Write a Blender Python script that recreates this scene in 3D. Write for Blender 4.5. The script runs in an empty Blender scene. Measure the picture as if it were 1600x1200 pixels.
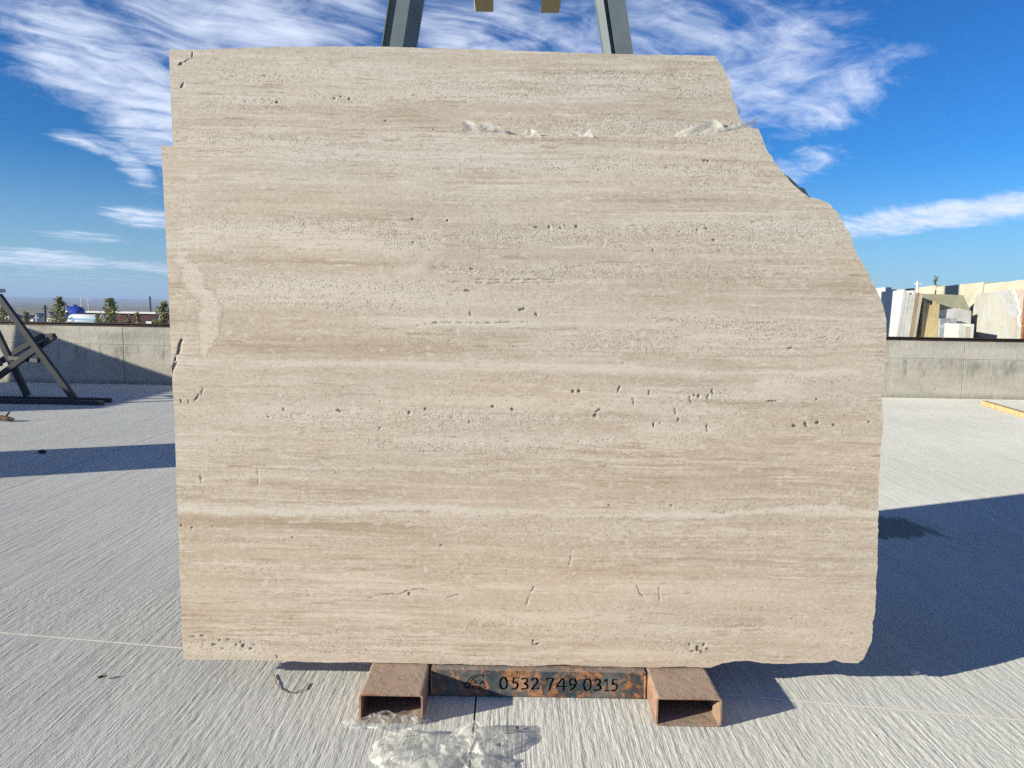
import bpy, bmesh, math, random
import numpy as np
from mathutils import Vector, Matrix

random.seed(7)
rad = math.radians
scene = bpy.context.scene
COL = scene.collection

# ------------------------------------------------------------------ camera
cam = bpy.data.cameras.new('camera')
cam.sensor_fit = 'HORIZONTAL'
cam.sensor_width = 36.0
cam.lens = 27.0
cam.clip_start = 0.05
cam.clip_end = 30000
camo = bpy.data.objects.new('camera', cam)
COL.objects.link(camo)
camo.matrix_world = (Matrix.Translation((0, 0, 1.40)) @ Matrix.Rotation(rad(90 - 5.62), 4, 'X')
                     @ Matrix.Rotation(rad(1.0), 4, 'Z'))
scene.camera = camo

# ------------------------------------------------------------------ exposure
scene.view_settings.view_transform = 'Standard'
scene.view_settings.look = 'None'
scene.view_settings.gamma = 1.0
scene.view_settings.exposure = 0.93
scene.view_settings.use_curve_mapping = False
scene.cycles.use_denoising = False
scene.cycles.max_bounces = 8
scene.cycles.transparent_max_bounces = 16

# ------------------------------------------------------------------ sun and sky
SUN_EL, SUN_AZ = 16.6, 246.0          # compass azimuth of the sun measured from +Y towards +X
sun = bpy.data.lights.new('sun', 'SUN')
sun.energy = 5.0
sun.angle = rad(0.53)
sun.color = (1.0, 0.92, 0.72)
suno = bpy.data.objects.new('sun', sun)
COL.objects.link(suno)
ts = Vector((math.sin(rad(SUN_AZ)) * math.cos(rad(SUN_EL)), math.cos(rad(SUN_AZ)) * math.cos(rad(SUN_EL)), math.sin(rad(SUN_EL))))
suno.rotation_euler = ts.to_track_quat('Z', 'Y').to_euler()
suno.location = (-20, -10, 15)


class NT:
    """small helper for building node trees"""
    def __init__(self, tree):
        self.t = tree
        self.n = tree.nodes
        self.l = tree.links

    def node(self, kind, **kw):
        nd = self.n.new(kind)
        for k, v in kw.items():
            setattr(nd, k, v)
        return nd

    def put(self, sock, v):
        if isinstance(v, bpy.types.NodeSocket):
            self.l.new(v, sock)
        elif v is not None:
            sock.default_value = v

    def math(self, op, a, b=None, c=None, clamp=False):
        nd = self.node('ShaderNodeMath', operation=op, use_clamp=clamp)
        for i, v in enumerate((a, b, c)):
            if v is not None:
                self.put(nd.inputs[i], v)
        return nd.outputs[0]

    def vmath(self, op, a, b=None):
        nd = self.node('ShaderNodeVectorMath', operation=op)
        self.put(nd.inputs[0], a)
        if b is not None:
            self.put(nd.inputs[1], b)
        return nd.outputs[0]

    def noise(self, vec, scale=5, detail=4, rough=.55, dist=0.0):
        nd = self.node('ShaderNodeTexNoise')
        self.put(nd.inputs['Vector'], vec)
        nd.inputs['Scale'].default_value = scale
        nd.inputs['Detail'].default_value = detail
        nd.inputs['Roughness'].default_value = rough
        nd.inputs['Distortion'].default_value = dist
        return nd.outputs[0]

    def voronoi(self, vec, scale=5, feature='F1'):
        nd = self.node('ShaderNodeTexVoronoi', feature=feature)
        self.put(nd.inputs['Vector'], vec)
        nd.inputs['Scale'].default_value = scale
        return nd.outputs[0]

    def smooth(self, v, lo, hi, a=0.0, b=1.0):
        nd = self.node('ShaderNodeMapRange', interpolation_type='SMOOTHSTEP')
        self.put(nd.inputs[0], v)
        for i, x in enumerate((lo, hi, a, b)):
            nd.inputs[i + 1].default_value = x
        return nd.outputs[0]

    def mix(self, f, a, b, mode='MIX'):
        nd = self.node('ShaderNodeMix', data_type='RGBA', blend_type=mode)
        nd.clamp_factor = True
        self.put(nd.inputs[0], f)
        for i, v in ((6, a), (7, b)):
            if isinstance(v, tuple) and len(v) == 3:
                v = v + (1.0,)
            self.put(nd.inputs[i], v)
        return nd.outputs[2]

    def scalev(self, vec, s):
        return self.vmath('MULTIPLY', vec, s)

    def bump(self, h, strength=.5, dist=.01, normal=None):
        nd = self.node('ShaderNodeBump')
        self.put(nd.inputs['Height'], h)
        nd.inputs['Strength'].default_value = strength
        nd.inputs['Distance'].default_value = dist
        if normal is not None:
            self.put(nd.inputs['Normal'], normal)
        return nd.outputs[0]

    def obj(self):
        return self.node('ShaderNodeTexCoord').outputs['Object']

    def pos(self):
        return self.node('ShaderNodeNewGeometry').outputs['Position']


world = bpy.data.worlds.new('World')
scene.world = world
world.use_nodes = True
w = NT(world.node_tree)
for nd in list(w.n):
    w.n.remove(nd)
out = w.node('ShaderNodeOutputWorld')
bg = w.node('ShaderNodeBackground')
bg.inputs[1].default_value = 0.078
w.l.new(bg.outputs[0], out.inputs[0])
sky = w.node('ShaderNodeTexSky', sky_type='NISHITA')
sky.sun_disc = False
sky.sun_elevation = rad(SUN_EL)
sky.sun_rotation = rad(SUN_AZ)
sky.altitude = 900
sky.air_density = 1.2
sky.dust_density = 0.05
sky.ozone_density = 9.0
gam = w.node('ShaderNodeGamma')          # contrast of the phone's blue
gam.inputs[1].default_value = 1.34
w.l.new(w.scalev(sky.outputs[0], (.2, .2, .2)), gam.inputs[0])
skycol = w.scalev(gam.outputs[0], (3.5, 4.95, 4.6))
# clouds: thin cirrus on a flat layer, seen in perspective
dirv = w.node('ShaderNodeTexCoord').outputs['Generated']
sep = w.node('ShaderNodeSeparateXYZ')
w.l.new(dirv, sep.inputs[0])
X, Y, Z = sep.outputs
zz = w.math('ADD', w.math('MAXIMUM', Z, 0.0), 0.10)
comb = w.node('ShaderNodeCombineXYZ')
w.l.new(w.math('DIVIDE', X, zz), comb.inputs[0])
w.l.new(w.math('DIVIDE', Y, zz), comb.inputs[1])
layer = comb.outputs[0]
az = w.math('MULTIPLY', w.math('ARCTAN2', X, Y), 57.2958)
el = w.math('MULTIPLY', w.math('ARCSINE', Z), 57.2958)
rot = w.node('ShaderNodeVectorRotate', rotation_type='Z_AXIS')
w.l.new(layer, rot.inputs['Vector'])
rot.inputs['Angle'].default_value = rad(-40)
warp = w.node('ShaderNodeTexNoise')
warp.inputs['Scale'].default_value = 1.3
warp.inputs['Detail'].default_value = 3
w.l.new(layer, warp.inputs['Vector'])
wv = w.vmath('ADD', rot.outputs[0], w.scalev(w.vmath('SUBTRACT', warp.outputs['Color'], (.5, .5, .5)), (.55, .55, 0)))
wisps = w.noise(w.scalev(wv, (1.0, 2.7, 1.0)), 2.4, 12, .62, .35)
fluff = w.noise(wv, 7.5, 10, .66, .3)
big = w.noise(layer, .55, 3, .5, .2)
tex = w.math('ADD', w.math('MULTIPLY', wisps, .62), w.math('MULTIPLY', fluff, .38))


def blob(c, rx, ry, ang=0.0, amt=1.0):
    """soft elliptic patch of cloud cover around a direction (azimuth, elevation in degrees)"""
    ca, sa = math.cos(rad(ang)), math.sin(rad(ang))
    dx = w.math('SUBTRACT', az, c[0])
    dy = w.math('SUBTRACT', el, c[1])
    u = w.math('ADD', w.math('MULTIPLY', dx, ca / rx), w.math('MULTIPLY', dy, sa / rx))
    v = w.math('ADD', w.math('MULTIPLY', dx, -sa / ry), w.math('MULTIPLY', dy, ca / ry))
    r = w.math('SQRT', w.math('ADD', w.math('MULTIPLY', u, u), w.math('MULTIPLY', v, v)))
    return w.smooth(r, 1.25, .25, 0.0, amt)


BL = [(-27.929,14.880),(-24.861,12.447),(-21.014,18.258),(-28.090,9.980),(-25.429,5.553),(-29.003,4.103),(-31.517,2.604),(-24.547,2.239),(-13.926,19.427),(16.637,16.192),(21.658,14.263),(28.938,6.458),(20.069,10.127),(-2.282,19.352),(-31.577,0.964),(-25.913,8.697),(9.133,18.528)]
cover = None
for c, prm in zip(BL, [(7.2, 4.2, -20, 1.05), (6.6, 4.4, -38, 1.05), (11.0, 4.0, 0, 1.0), (3.2, .75, -8, .95), (3.0, .95, -3, 1.0),
                       (3.2, .5, -3, .75), (6.5, .9, -2, .95), (6.5, .55, -5, .8), (8.0, 3.2, 0, .8),
                       (9.0, 5.2, 25, .82), (6.0, 2.8, 25, .80), (11.5, 1.15, 6, 1.2), (3.6, 1.5, 12, .74), (11.0, 4.5, 10, .74),
                       (14, 1.6, 0, .55), (2.2, 1.1, -40, .9), (15, 6.5, 8, .66)]):
    b = blob(c, *prm)
    cover = b if cover is None else w.math('MAXIMUM', cover, b)
# away from the view the same thin cloud goes on in scattered patches
away = w.smooth(w.math('ABSOLUTE', az), 38, 55)
cover = w.math('MAXIMUM', cover, w.math('MULTIPLY', away, w.smooth(big, .46, .66, 0.0, .90)))
dens = w.math('ADD', w.math('MULTIPLY', tex, 3.0), w.math('MULTIPLY', cover, 1.05))
dens = w.smooth(dens, 1.75, 3.05, 0.0, .93)
dens = w.math('MULTIPLY', dens, w.smooth(cover, .0, .25))
dens = w.math('MULTIPLY', dens, w.smooth(Z, .0, .05))
cloudcol = w.mix(fluff, (5.0, 5.7, 7.2), (6.3, 6.8, 7.9))
skycol = w.mix(w.smooth(el, 11, -1, 0, .62), skycol, (3.0, 4.15, 5.6))   # pale air low in the sky, all round
skyfin = w.mix(dens, skycol, cloudcol)
w.l.new(skyfin, bg.inputs[0])

# ------------------------------------------------------------------ object helpers


def link(name, me, mat=None, parent=None):
    o = bpy.data.objects.new(name, me)
    COL.objects.link(o)
    if mat is not None and me is not None:
        if len(me.materials) == 0:
            me.materials.append(mat)
    if parent is not None:
        o.parent = parent
    return o


def tag(o, label=None, cat=None, group=None, kind=None):
    if label:
        o['label'] = label
    if cat:
        o['category'] = cat
    if group:
        o['group'] = group
    if kind:
        o['kind'] = kind
    return o


def empty(name, loc=(0, 0, 0), rz=0.0):
    o = bpy.data.objects.new(name, None)
    COL.objects.link(o)
    o.location = loc
    o.rotation_euler = (0, 0, rz)
    o.empty_display_size = .2
    return o


def bm_mesh(bm, name, smooth=False):
    me = bpy.data.meshes.new(name)
    bmesh.ops.recalc_face_normals(bm, faces=bm.faces)
    bm.to_mesh(me)
    bm.free()
    if smooth:
        for p in me.polygons:
            p.use_smooth = True
    return me


def add_box(bm, c, s, rot=None, bevel=0.0):
    r = bmesh.ops.create_cube(bm, size=1.0)
    vs = r['verts']
    M = Matrix.Translation(c) @ (rot.to_4x4() if rot is not None else Matrix.Identity(4)) @ Matrix.Diagonal((s[0], s[1], s[2], 1))
    bmesh.ops.transform(bm, matrix=M, verts=vs)
    if bevel > 0:
        es = list({e for v in vs for e in v.link_edges})
        bmesh.ops.bevel(bm, geom=es, offset=bevel, segments=1, affect='EDGES')


def box(name, c, s, mat, parent=None, rot=None, bevel=0.0):
    bm = bmesh.new()
    add_box(bm, c, s, rot, bevel)
    return link(name, bm_mesh(bm, name), mat, parent)


def add_bar(bm, a, b, wdt, hgt, bevel=0.0):
    """rectangular bar from a to b"""
    a, b = Vector(a), Vector(b)
    d = b - a
    q = d.to_track_quat('X', 'Z')
    add_box(bm, (a + b) / 2, (d.length, wdt, hgt), q.to_matrix(), bevel)


def bar(name, a, b, wdt, hgt, mat, parent=None, bevel=0.0):
    bm = bmesh.new()
    add_bar(bm, a, b, wdt, hgt, bevel)
    return link(name, bm_mesh(bm, name), mat, parent)


def add_tube(bm, pts, r, seg=8, caps=True):
    pts = [Vector(p) for p in pts]
    rs = r if isinstance(r, (list, tuple)) else [r] * len(pts)
    rings = []
    for i, p in enumerate(pts):
        d = (pts[min(i + 1, len(pts) - 1)] - pts[max(i - 1, 0)]).normalized()
        up = Vector((0, 0, 1)) if abs(d.z) < .9 else Vector((1, 0, 0))
        s = d.cross(up).normalized()
        u = s.cross(d)
        rings.append([bm.verts.new(p + (s * math.cos(k * 2 * math.pi / seg) + u * math.sin(k * 2 * math.pi / seg)) * rs[i]) for k in range(seg)])
    for a, b in zip(rings, rings[1:]):
        for k in range(seg):
            bm.faces.new((a[k], a[(k + 1) % seg], b[(k + 1) % seg], b[k]))
    if caps:
        bm.faces.new(rings[0][::-1])
        bm.faces.new(rings[-1])


def prism(bm, poly, axis_pts):
    """sweep a closed polygon of (x,y) offsets between two 3-D points (no rotation: offsets are world x and y)"""
    rings = [[bm.verts.new(Vector(p) + Vector((x, y, 0))) for x, y in poly] for p in axis_pts]
    n = len(poly)
    for a, b in zip(rings, rings[1:]):
        for k in range(n):
            bm.faces.new((a[k], a[(k + 1) % n], b[(k + 1) % n], b[k]))
    bm.faces.new(rings[0][::-1])
    bm.faces.new(rings[-1])


def material(name, rough=.8, spec=.3):
    m = bpy.data.materials.new(name)
    m.use_nodes = True
    t = NT(m.node_tree)
    p = t.n['Principled BSDF']
    p.inputs['Roughness'].default_value = rough
    p.inputs['Specular IOR Level'].default_value = spec
    return m, t, p


def simple(name, col, var=.15, scale=8.0, rough=.7, spec=.3, metal=0.0, bump=0.0):
    m, t, p = material(name, rough, spec)
    n = t.noise(t.obj(), scale, 5, .6)
    dark = tuple(c * (1 - var) for c in col)
    lite = tuple(min(1, c * (1 + var)) for c in col)
    t.put(p.inputs['Base Color'], t.mix(t.smooth(n, .3, .7), dark, lite))
    p.inputs['Metallic'].default_value = metal
    if bump:
        t.put(p.inputs['Normal'], t.bump(n, bump, .02))
    return m


rng = np.random.default_rng(11)


def vnoise(x, y, seed):
    """smooth value noise on arrays"""
    xi = np.floor(x).astype(np.int64)
    yi = np.floor(y).astype(np.int64)
    fx = x - xi
    fy = y - yi
    fx = fx * fx * (3 - 2 * fx)
    fy = fy * fy * (3 - 2 * fy)

    def h(a, b):
        n = (a * 374761393 + b * 668265263 + seed * 1442695041) & 0xffffffff
        n = ((n ^ (n >> 13)) * 1274126177) & 0xffffffff
        n = n ^ (n >> 16)
        return (n & 0xffff) / 65535.0
    return (h(xi, yi) * (1 - fx) + h(xi + 1, yi) * fx) * (1 - fy) + (h(xi, yi + 1) * (1 - fx) + h(xi + 1, yi + 1) * fx) * fy


def fbm(x, y, seed, octv=4, gain=.55):
    a, s, tot = 1.0, 0.0, 0.0
    for k in range(octv):
        s = s + a * vnoise(x * 2 ** k + 17.3 * k, y * 2 ** k + 9.1 * k, seed + k * 31)
        tot += a
        a *= gain
    return s / tot


def lerp(a, b, f):
    return a + (b - a) * f


def resample(pl, n, jitter=0.0, seed=0, dens=None):
    p = np.array(pl, float)
    d = np.r_[0, np.cumsum(np.hypot(*np.diff(p, axis=0).T))]
    u = np.linspace(0, 1, n) if dens is None else dens
    q = np.c_[np.interp(u * d[-1], d, p[:, 0]), np.interp(u * d[-1], d, p[:, 1])]
    if jitter:
        r = u * d[-1]
        jt = (fbm(r * 14, r * 0, seed, 6, .72) - .5) * 2 * jitter
        jn = (fbm(r * 11, r * 0 + 5, seed + 3, 6, .72) - .5) * 2 * jitter
        fade = np.minimum(1, np.minimum(u, 1 - u) * 30)
        q[:, 0] += jt * fade
        q[:, 1] += jn * fade
    return q



# ------------------------------------------------------------------ materials
def concrete_floor():
    m, t, p = material('broomed_concrete', .92, .12)
    pos = t.pos()
    at = t.node('ShaderNodeAttribute', attribute_name='groove')
    fine = t.noise(t.scalev(pos, (150, 7, 1)), 1.0, 2, .6)
    grit = t.noise(pos, 210, 2, .7)
    patch = t.noise(pos, .55, 4, .6, .4)
    blot = t.noise(pos, 2.6, 5, .65, .6)
    h = t.math('ADD', t.math('MULTIPLY', fine, .6), t.math('MULTIPLY', grit, .5))
    t.put(p.inputs['Normal'], t.bump(h, .8, .006))
    p.inputs['Diffuse Roughness'].default_value = .36
    c = t.mix(t.smooth(patch, .3, .7), (.47, .477, .462), (.535, .542, .525))
    c = t.mix(t.math('MULTIPLY', at.outputs['Fac'], .30), c, (.33, .33, .32))
    c = t.mix(t.smooth(blot, .58, .8, 0, .28), c, (.37, .37, .355))
    c = t.mix(t.smooth(t.noise(pos, 26, 3, .6), .64, .74, 0, .4), c, (.62, .62, .60))
    band = t.noise(t.scalev(pos, (13, .55, 1)), 1.0, 5, .68, .3)
    c = t.mix(t.smooth(band, .50, .70, 0, .30), c, (.34, .345, .335))
    c = t.mix(t.smooth(band, .46, .30, 0, .30), c, (.63, .635, .62))
    scuff = t.noise(t.scalev(pos, (1.1, .16, 1)), 1.0, 5, .6, .8)
    c = t.mix(t.smooth(scuff, .56, .72, 0, .22), c, (.33, .33, .32))
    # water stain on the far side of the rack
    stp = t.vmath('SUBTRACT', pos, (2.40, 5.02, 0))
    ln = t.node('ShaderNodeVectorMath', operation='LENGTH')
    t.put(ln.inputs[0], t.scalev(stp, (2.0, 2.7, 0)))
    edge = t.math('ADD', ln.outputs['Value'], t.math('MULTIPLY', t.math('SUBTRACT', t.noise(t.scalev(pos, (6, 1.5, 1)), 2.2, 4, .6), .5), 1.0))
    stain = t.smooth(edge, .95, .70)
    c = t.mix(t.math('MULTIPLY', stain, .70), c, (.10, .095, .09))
    t.put(p.inputs['Base Color'], c)
    return m


def concrete_wall():
    m, t, p = material('cast_concrete', .9, .2)
    pos = t.pos()
    a = t.noise(t.scalev(pos, (.5, .5, 2.2)), 1.5, 5, .62, .5)
    b = t.noise(t.scalev(pos, (3.5, 3.5, 1.1)), 1.8, 5, .65, .6)
    s = t.node('ShaderNodeSeparateXYZ')
    t.put(s.inputs[0], pos)
    c = t.mix(t.smooth(a, .3, .7), (.285, .272, .240), (.425, .41, .368))
    lower = t.smooth(s.outputs[2], .78, .25)
    c = t.mix(t.math('MULTIPLY', lower, .35), c, (.45, .43, .365))
    # dark ragged staining under the upper lift
    band = t.math('MULTIPLY', t.smooth(s.outputs[2], .30, .46), t.smooth(s.outputs[2], .72, .60))
    st = t.math('MULTIPLY', band, t.smooth(b, .50, .64))
    c = t.mix(t.math('MULTIPLY', st, .55), c, (.13, .13, .112))
    st2 = t.smooth(t.noise(t.scalev(pos, (7, 7, 2)), 1.0, 5, .7), .62, .72, 0, .4)
    c = t.mix(st2, c, (.15, .15, .13))
    run = t.noise(t.scalev(pos, (11, 11, .5)), 1.0, 4, .65)
    c = t.mix(t.math('MULTIPLY', t.smooth(run, .56, .72), t.smooth(s.outputs[2], .1, .95, 0, .5)), c, (.16, .155, .13))
    c = t.mix(t.math('MULTIPLY', t.smooth(run, .44, .30), .30), c, (.52, .51, .46))
    c = t.mix(t.math('MULTIPLY', t.smooth(s.outputs[2], .12, .0), t.smooth(b, .3, .6, .2, .7)), c, (.20, .19, .165))
    hole = t.smooth(t.voronoi(pos, 9.0), .11, .06, 0, .55)
    c = t.mix(hole, c, (.12, .12, .11))
    t.put(p.inputs['Base Color'], c)
    # lift line
    line = t.math('MULTIPLY', t.smooth(s.outputs[2], .655, .662), t.smooth(s.outputs[2], .675, .668))
    h = t.math('SUBTRACT', t.math('ADD', t.math('MULTIPLY', t.noise(pos, 14, 5, .65), .6), t.math('MULTIPLY', a, .4)), t.math('MULTIPLY', line, .6))
    h = t.math('SUBTRACT', h, hole)
    t.put(p.inputs['Normal'], t.bump(h, .6, .02))
    return m


def rusty(name, paint, rustiness=.5, dust=.4, dustcol=(.40, .33, .29)):
    m, t, p = material(name, .75, .35)
    pos = t.pos()
    n1 = t.noise(pos, 9, 6, .68, .4)
    n2 = t.noise(pos, 34, 5, .7, .3)
    n3 = t.noise(pos, 5, 5, .6, .8)
    r1 = t.mix(t.smooth(n2, .35, .68), (.085, .032, .016), (.33, .135, .05))
    r1 = t.mix(t.smooth(n1, .55, .75), r1, (.42, .22, .10))
    fac = t.smooth(t.math('ADD', t.math('MULTIPLY', n1, .6), t.math('MULTIPLY', n2, .4)), .62 - rustiness * .3, .70 - rustiness * .3)
    c = t.mix(fac, paint, r1)
    ds = t.math('MULTIPLY', t.smooth(n3, .36, .66), dust)
    c = t.mix(ds, c, dustcol)
    g = t.node('ShaderNodeNewGeometry')
    sz = t.node('ShaderNodeSeparateXYZ')
    t.put(sz.inputs[0], g.outputs['Normal'])
    c = t.mix(t.math('MULTIPLY', t.smooth(sz.outputs[2], .6, .95), min(1, dust * 1.25)), c, tuple(min(1, v * 1.1) for v in dustcol))
    t.put(p.inputs['Base Color'], c)
    t.put(p.inputs['Roughness'], t.smooth(fac, 0, 1, .5, .9))
    t.put(p.inputs['Normal'], t.bump(t.math('ADD', n2, fac), .35, .004))
    return m


def stone_attr():
    """travertine: bedding colour and porosity come from the slab's own grid, grain and pores from nodes"""
    m, t, p = material('travertine', .62, .28)
    at = t.node('ShaderNodeAttribute', attribute_name='stone')
    po = t.node('ShaderNodeAttribute', attribute_name='pore')
    co = t.obj()
    grain = t.noise(t.scalev(co, (1, 1, 1.6)), 230, 3, .75)
    streak = t.noise(t.scalev(co, (9, 9, 150)), 1.0, 4, .7, .35)
    dash = t.noise(t.scalev(co, (30, 30, 190)), 1.0, 3, .7, .25)
    gate = t.noise(t.scalev(co, (5, 5, 16)), 1.0, 3, .6)
    mott = t.noise(t.scalev(co, (1, 1, 2.2)), 34, 5, .7, .6)
    c = t.mix(t.smooth(mott, .40, .70, 0, .16), at.outputs['Color'], (.30, .245, .19))
    c = t.mix(t.smooth(grain, .40, .66, 0, .28), c, (.52, .49, .44))
    c = t.mix(t.smooth(streak, .57, .70, 0, .22), c, (.235, .185, .135))
    c = t.mix(t.smooth(streak, .40, .28, 0, .22), c, (.53, .50, .45))
    c = t.mix(t.math('MULTIPLY', t.smooth(dash, .60, .70, 0, .62), t.smooth(gate, .46, .58)), c, (.13, .10, .075))
    v1 = t.voronoi(t.scalev(co, (1.0, 1.0, 1.3)), 150)
    sel = t.noise(co, 48, 3, .7)
    pit = t.math('MULTIPLY', t.smooth(v1, .34, .16), t.smooth(t.math('ADD', t.math('MULTIPLY', po.outputs['Fac'], .52), sel), .74, .92))
    halo = t.math('MULTIPLY', t.smooth(po.outputs['Fac'], .30, 1.0), t.smooth(sel, .42, .7, 0, .40))
    c = t.mix(halo, c, (.52, .49, .445))
    c = t.mix(t.math('MULTIPLY', pit, .50), c, (.085, .066, .050))
    t.put(p.inputs['Base Color'], c)
    h = t.math('SUBTRACT', t.math('ADD', t.math('MULTIPLY', grain, .22), t.math('MULTIPLY', streak, .16)), pit)
    t.put(p.inputs['Normal'], t.bump(h, .55, .0035))
    return m


def rough_stone(name, a, b, vein=None, scale=2.0, var2=None):
    m, t, p = material(name, .75, .25)
    co = t.obj()
    n = t.noise(co, scale, 6, .62, .8)
    c = t.mix(t.smooth(n, .32, .68), a, b)
    if vein:
        v = t.math('ABSOLUTE', t.math('SUBTRACT', t.noise(co, scale * 1.3, 5, .6, 1.2), .5))
        c = t.mix(t.smooth(v, .035, .0, 0, .7), c, vein)
    c = t.mix(t.smooth(t.noise(co, scale * 9, 4, .65), .55, .75, 0, .3), c, tuple(v * .6 for v in a))
    t.put(p.inputs['Base Color'], c)
    t.put(p.inputs['Normal'], t.bump(n, .4, .03))
    return m


def film_mat(name, lo, hi):
    m = bpy.data.materials.new(name)
    m.use_nodes = True
    t = NT(m.node_tree)
    t.n.remove(t.n['Principled BSDF'])
    o = t.n['Material Output']
    co = t.obj()
    cr = t.noise(co, 17, 6, .65, 1.4)
    vor = t.voronoi(t.vmath('ADD', co, t.scalev(t.node('ShaderNodeTexNoise').outputs[1], (.03, .03, .03))), 22)
    nrm = t.bump(t.math('ADD', cr, t.math('MULTIPLY', vor, .3)), .35, .02)
    dif = t.node('ShaderNodeBsdfDiffuse')
    dif.inputs[0].default_value = (.78, .78, .76, 1)
    t.put(dif.inputs['Normal'], nrm)
    tl = t.node('ShaderNodeBsdfTranslucent')
    tl.inputs[0].default_value = (.8, .8, .78, 1)
    t.put(tl.inputs['Normal'], nrm)
    gl = t.node('ShaderNodeBsdfGlossy')
    gl.inputs['Roughness'].default_value = .34
    gl.inputs[0].default_value = (.9, .9, .9, 1)
    t.put(gl.inputs['Normal'], nrm)
    tr = t.node('ShaderNodeBsdfTransparent')
    tr.inputs[0].default_value = (.96, .97, .97, 1)
    m1 = t.node('ShaderNodeMixShader')
    m1.inputs[0].default_value = .42
    t.l.new(dif.outputs[0], m1.inputs[1])
    t.l.new(tl.outputs[0], m1.inputs[2])
    m2 = t.node('ShaderNodeMixShader')
    m2.inputs[0].default_value = .07
    t.l.new(m1.outputs[0], m2.inputs[1])
    t.l.new(gl.outputs[0], m2.inputs[2])
    m3 = t.node('ShaderNodeMixShader')
    t.put(m3.inputs[0], t.smooth(cr, .36, .66, lo, hi))
    t.l.new(tr.outputs[0], m3.inputs[1])
    t.l.new(m2.outputs[0], m3.inputs[2])
    t.l.new(m3.outputs[0], o.inputs[0])
    return m


def terrain_mat():
    m, t, p = material('dry_plain', .95, .1)
    pos = t.pos()
    a = t.noise(t.scalev(pos, (1, .35, 1)), .004, 5, .6)
    b = t.noise(t.scalev(pos, (1, .3, 1)), .03, 4, .6)
    c = t.mix(t.smooth(a, .35, .65), (.16, .14, .09), (.26, .23, .16))
    c = t.mix(t.smooth(b, .52, .62, 0, .7), c, (.09, .10, .06))
    t.put(p.inputs['Base Color'], c)
    return m


FLOOR = concrete_floor()
WALLM = concrete_wall()
RACKM = rusty('rusty_dark_paint', (.026, .042, .052), .47, .26)
SKIDM = rusty('rusty_skid_steel', (.15, .095, .07), .60, .50, (.33, .265, .225))
RAILM = rusty('rusty_rail', (.030, .019, .016), .22, .12, (.10, .07, .055))
STONE = stone_attr()
FILM = film_mat('clear_film', .14, .66)
FILMW = film_mat('white_film', .45, .95)
TERR = terrain_mat()
DARKSTEEL = simple('dark_steel_paint', (.022, .026, .030), .25, 12, .55, .4)
CRANEM = simple('crane_grey_paint', (.10, .128, .15), .10, 3, .5, .4)
CRANEDARK = simple('crane_dark_paint', (.055, .065, .085), .15, 3, .5, .4)
CRANEBEIGE = simple('crane_beige_paint', (.62, .54, .36), .08, 2, .55, .35)
FILLER = simple('joint_filler', (.66, .63, .56), .1, 30, .9, .1)
WOOD = simple('pale_timber', (.48, .35, .19), .2, 14, .75, .2, 0, .3)
TWIG = simple('brown_wood', (.085, .055, .038), .35, 30, .85, .15)

# ------------------------------------------------------------------ the ground
ys = sorted(set([-40, -20, -10, 0, 8, 12.5, 13.4, 14, 16, 20, 25, 30, 40, 50, 60, 80, 100, 130, 170, 230, 320, 450, 650, 900, 1300, 1700, 2200, 2600, 3000, 3400, 3800, 4200, 4700, 5400, 6500]))
xs = sorted(set([s * v for v in (0, 3, 6, 10, 15, 22, 30, 45, 65, 90, 130, 190, 280, 400, 600, 900, 1300, 1800, 2400, 3000, 3800, 4800, 6000) for s in (-1, 1)]))


def sst(a, b, v):
    u = min(1, max(0, (v - a) / (b - a)))
    return u * u * (3 - 2 * u)


def terr_z(x, y):
    z = -.06
    left = sst(6, -3, x)
    near = -.06 - left * 3.6 * sst(14, 95, y) - 1.5 * sst(100, 900, y) - (1 - left) * 3.6 * sst(45, 140, y)
    ang = math.atan2(x, max(y, 1))
    hill = 20 + 5.5 * math.sin(ang * 9 + 4.4) + 3.5 * math.sin(ang * 23 + 1.0) + 2 * math.sin(ang * 57)
    d = math.hypot(x, y)
    z = near + hill * sst(1300, 4300, d)
    return z if y > 13.2 else (-.06 if y > -15 else -.06)


vs = [(x, y, terr_z(x, y)) for y in ys for x in xs]
nx = len(xs)
fs = [(j * nx + i, j * nx + i + 1, (j + 1) * nx + i + 1, (j + 1) * nx + i) for j in range(len(ys) - 1) for i in range(nx - 1)]
me = bpy.data.meshes.new('ground')
me.from_pydata(vs, [], fs)
for pl in me.polygons:
    pl.use_smooth = True
tag(link('ground', me, TERR), kind='structure')

yard = tag(empty('concrete_yard'), kind='structure')
# cast bays separated by joints; one filled joint runs slightly askew across the yard in front of the rack
def jy(x):
    return 2.822 - .1427 * x


def relief(x, y):
    """broom strokes drawn away from the viewer: ridge height and groove amount"""
    wob = fbm(x * 1.3, y * .5, 301, 2) * .03
    s = .62 * fbm((x + wob) * 105, y * 2.4, 302, 2, .6) + .38 * fbm((x + wob) * 125, y * 15, 305, 2, .6)
    sweep = np.clip((fbm((x + wob) * 5, y * .55, 303, 3) - .30) / .34, 0, 1)
    chat = fbm(x * 85, y * 60, 304, 2)
    h = (s - .5) * (.62 + .38 * sweep) * .0040 + (chat - .5) * .0026
    return h, np.clip((.45 - s) * 4, 0, 1) * (.35 + .65 * sweep)


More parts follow.
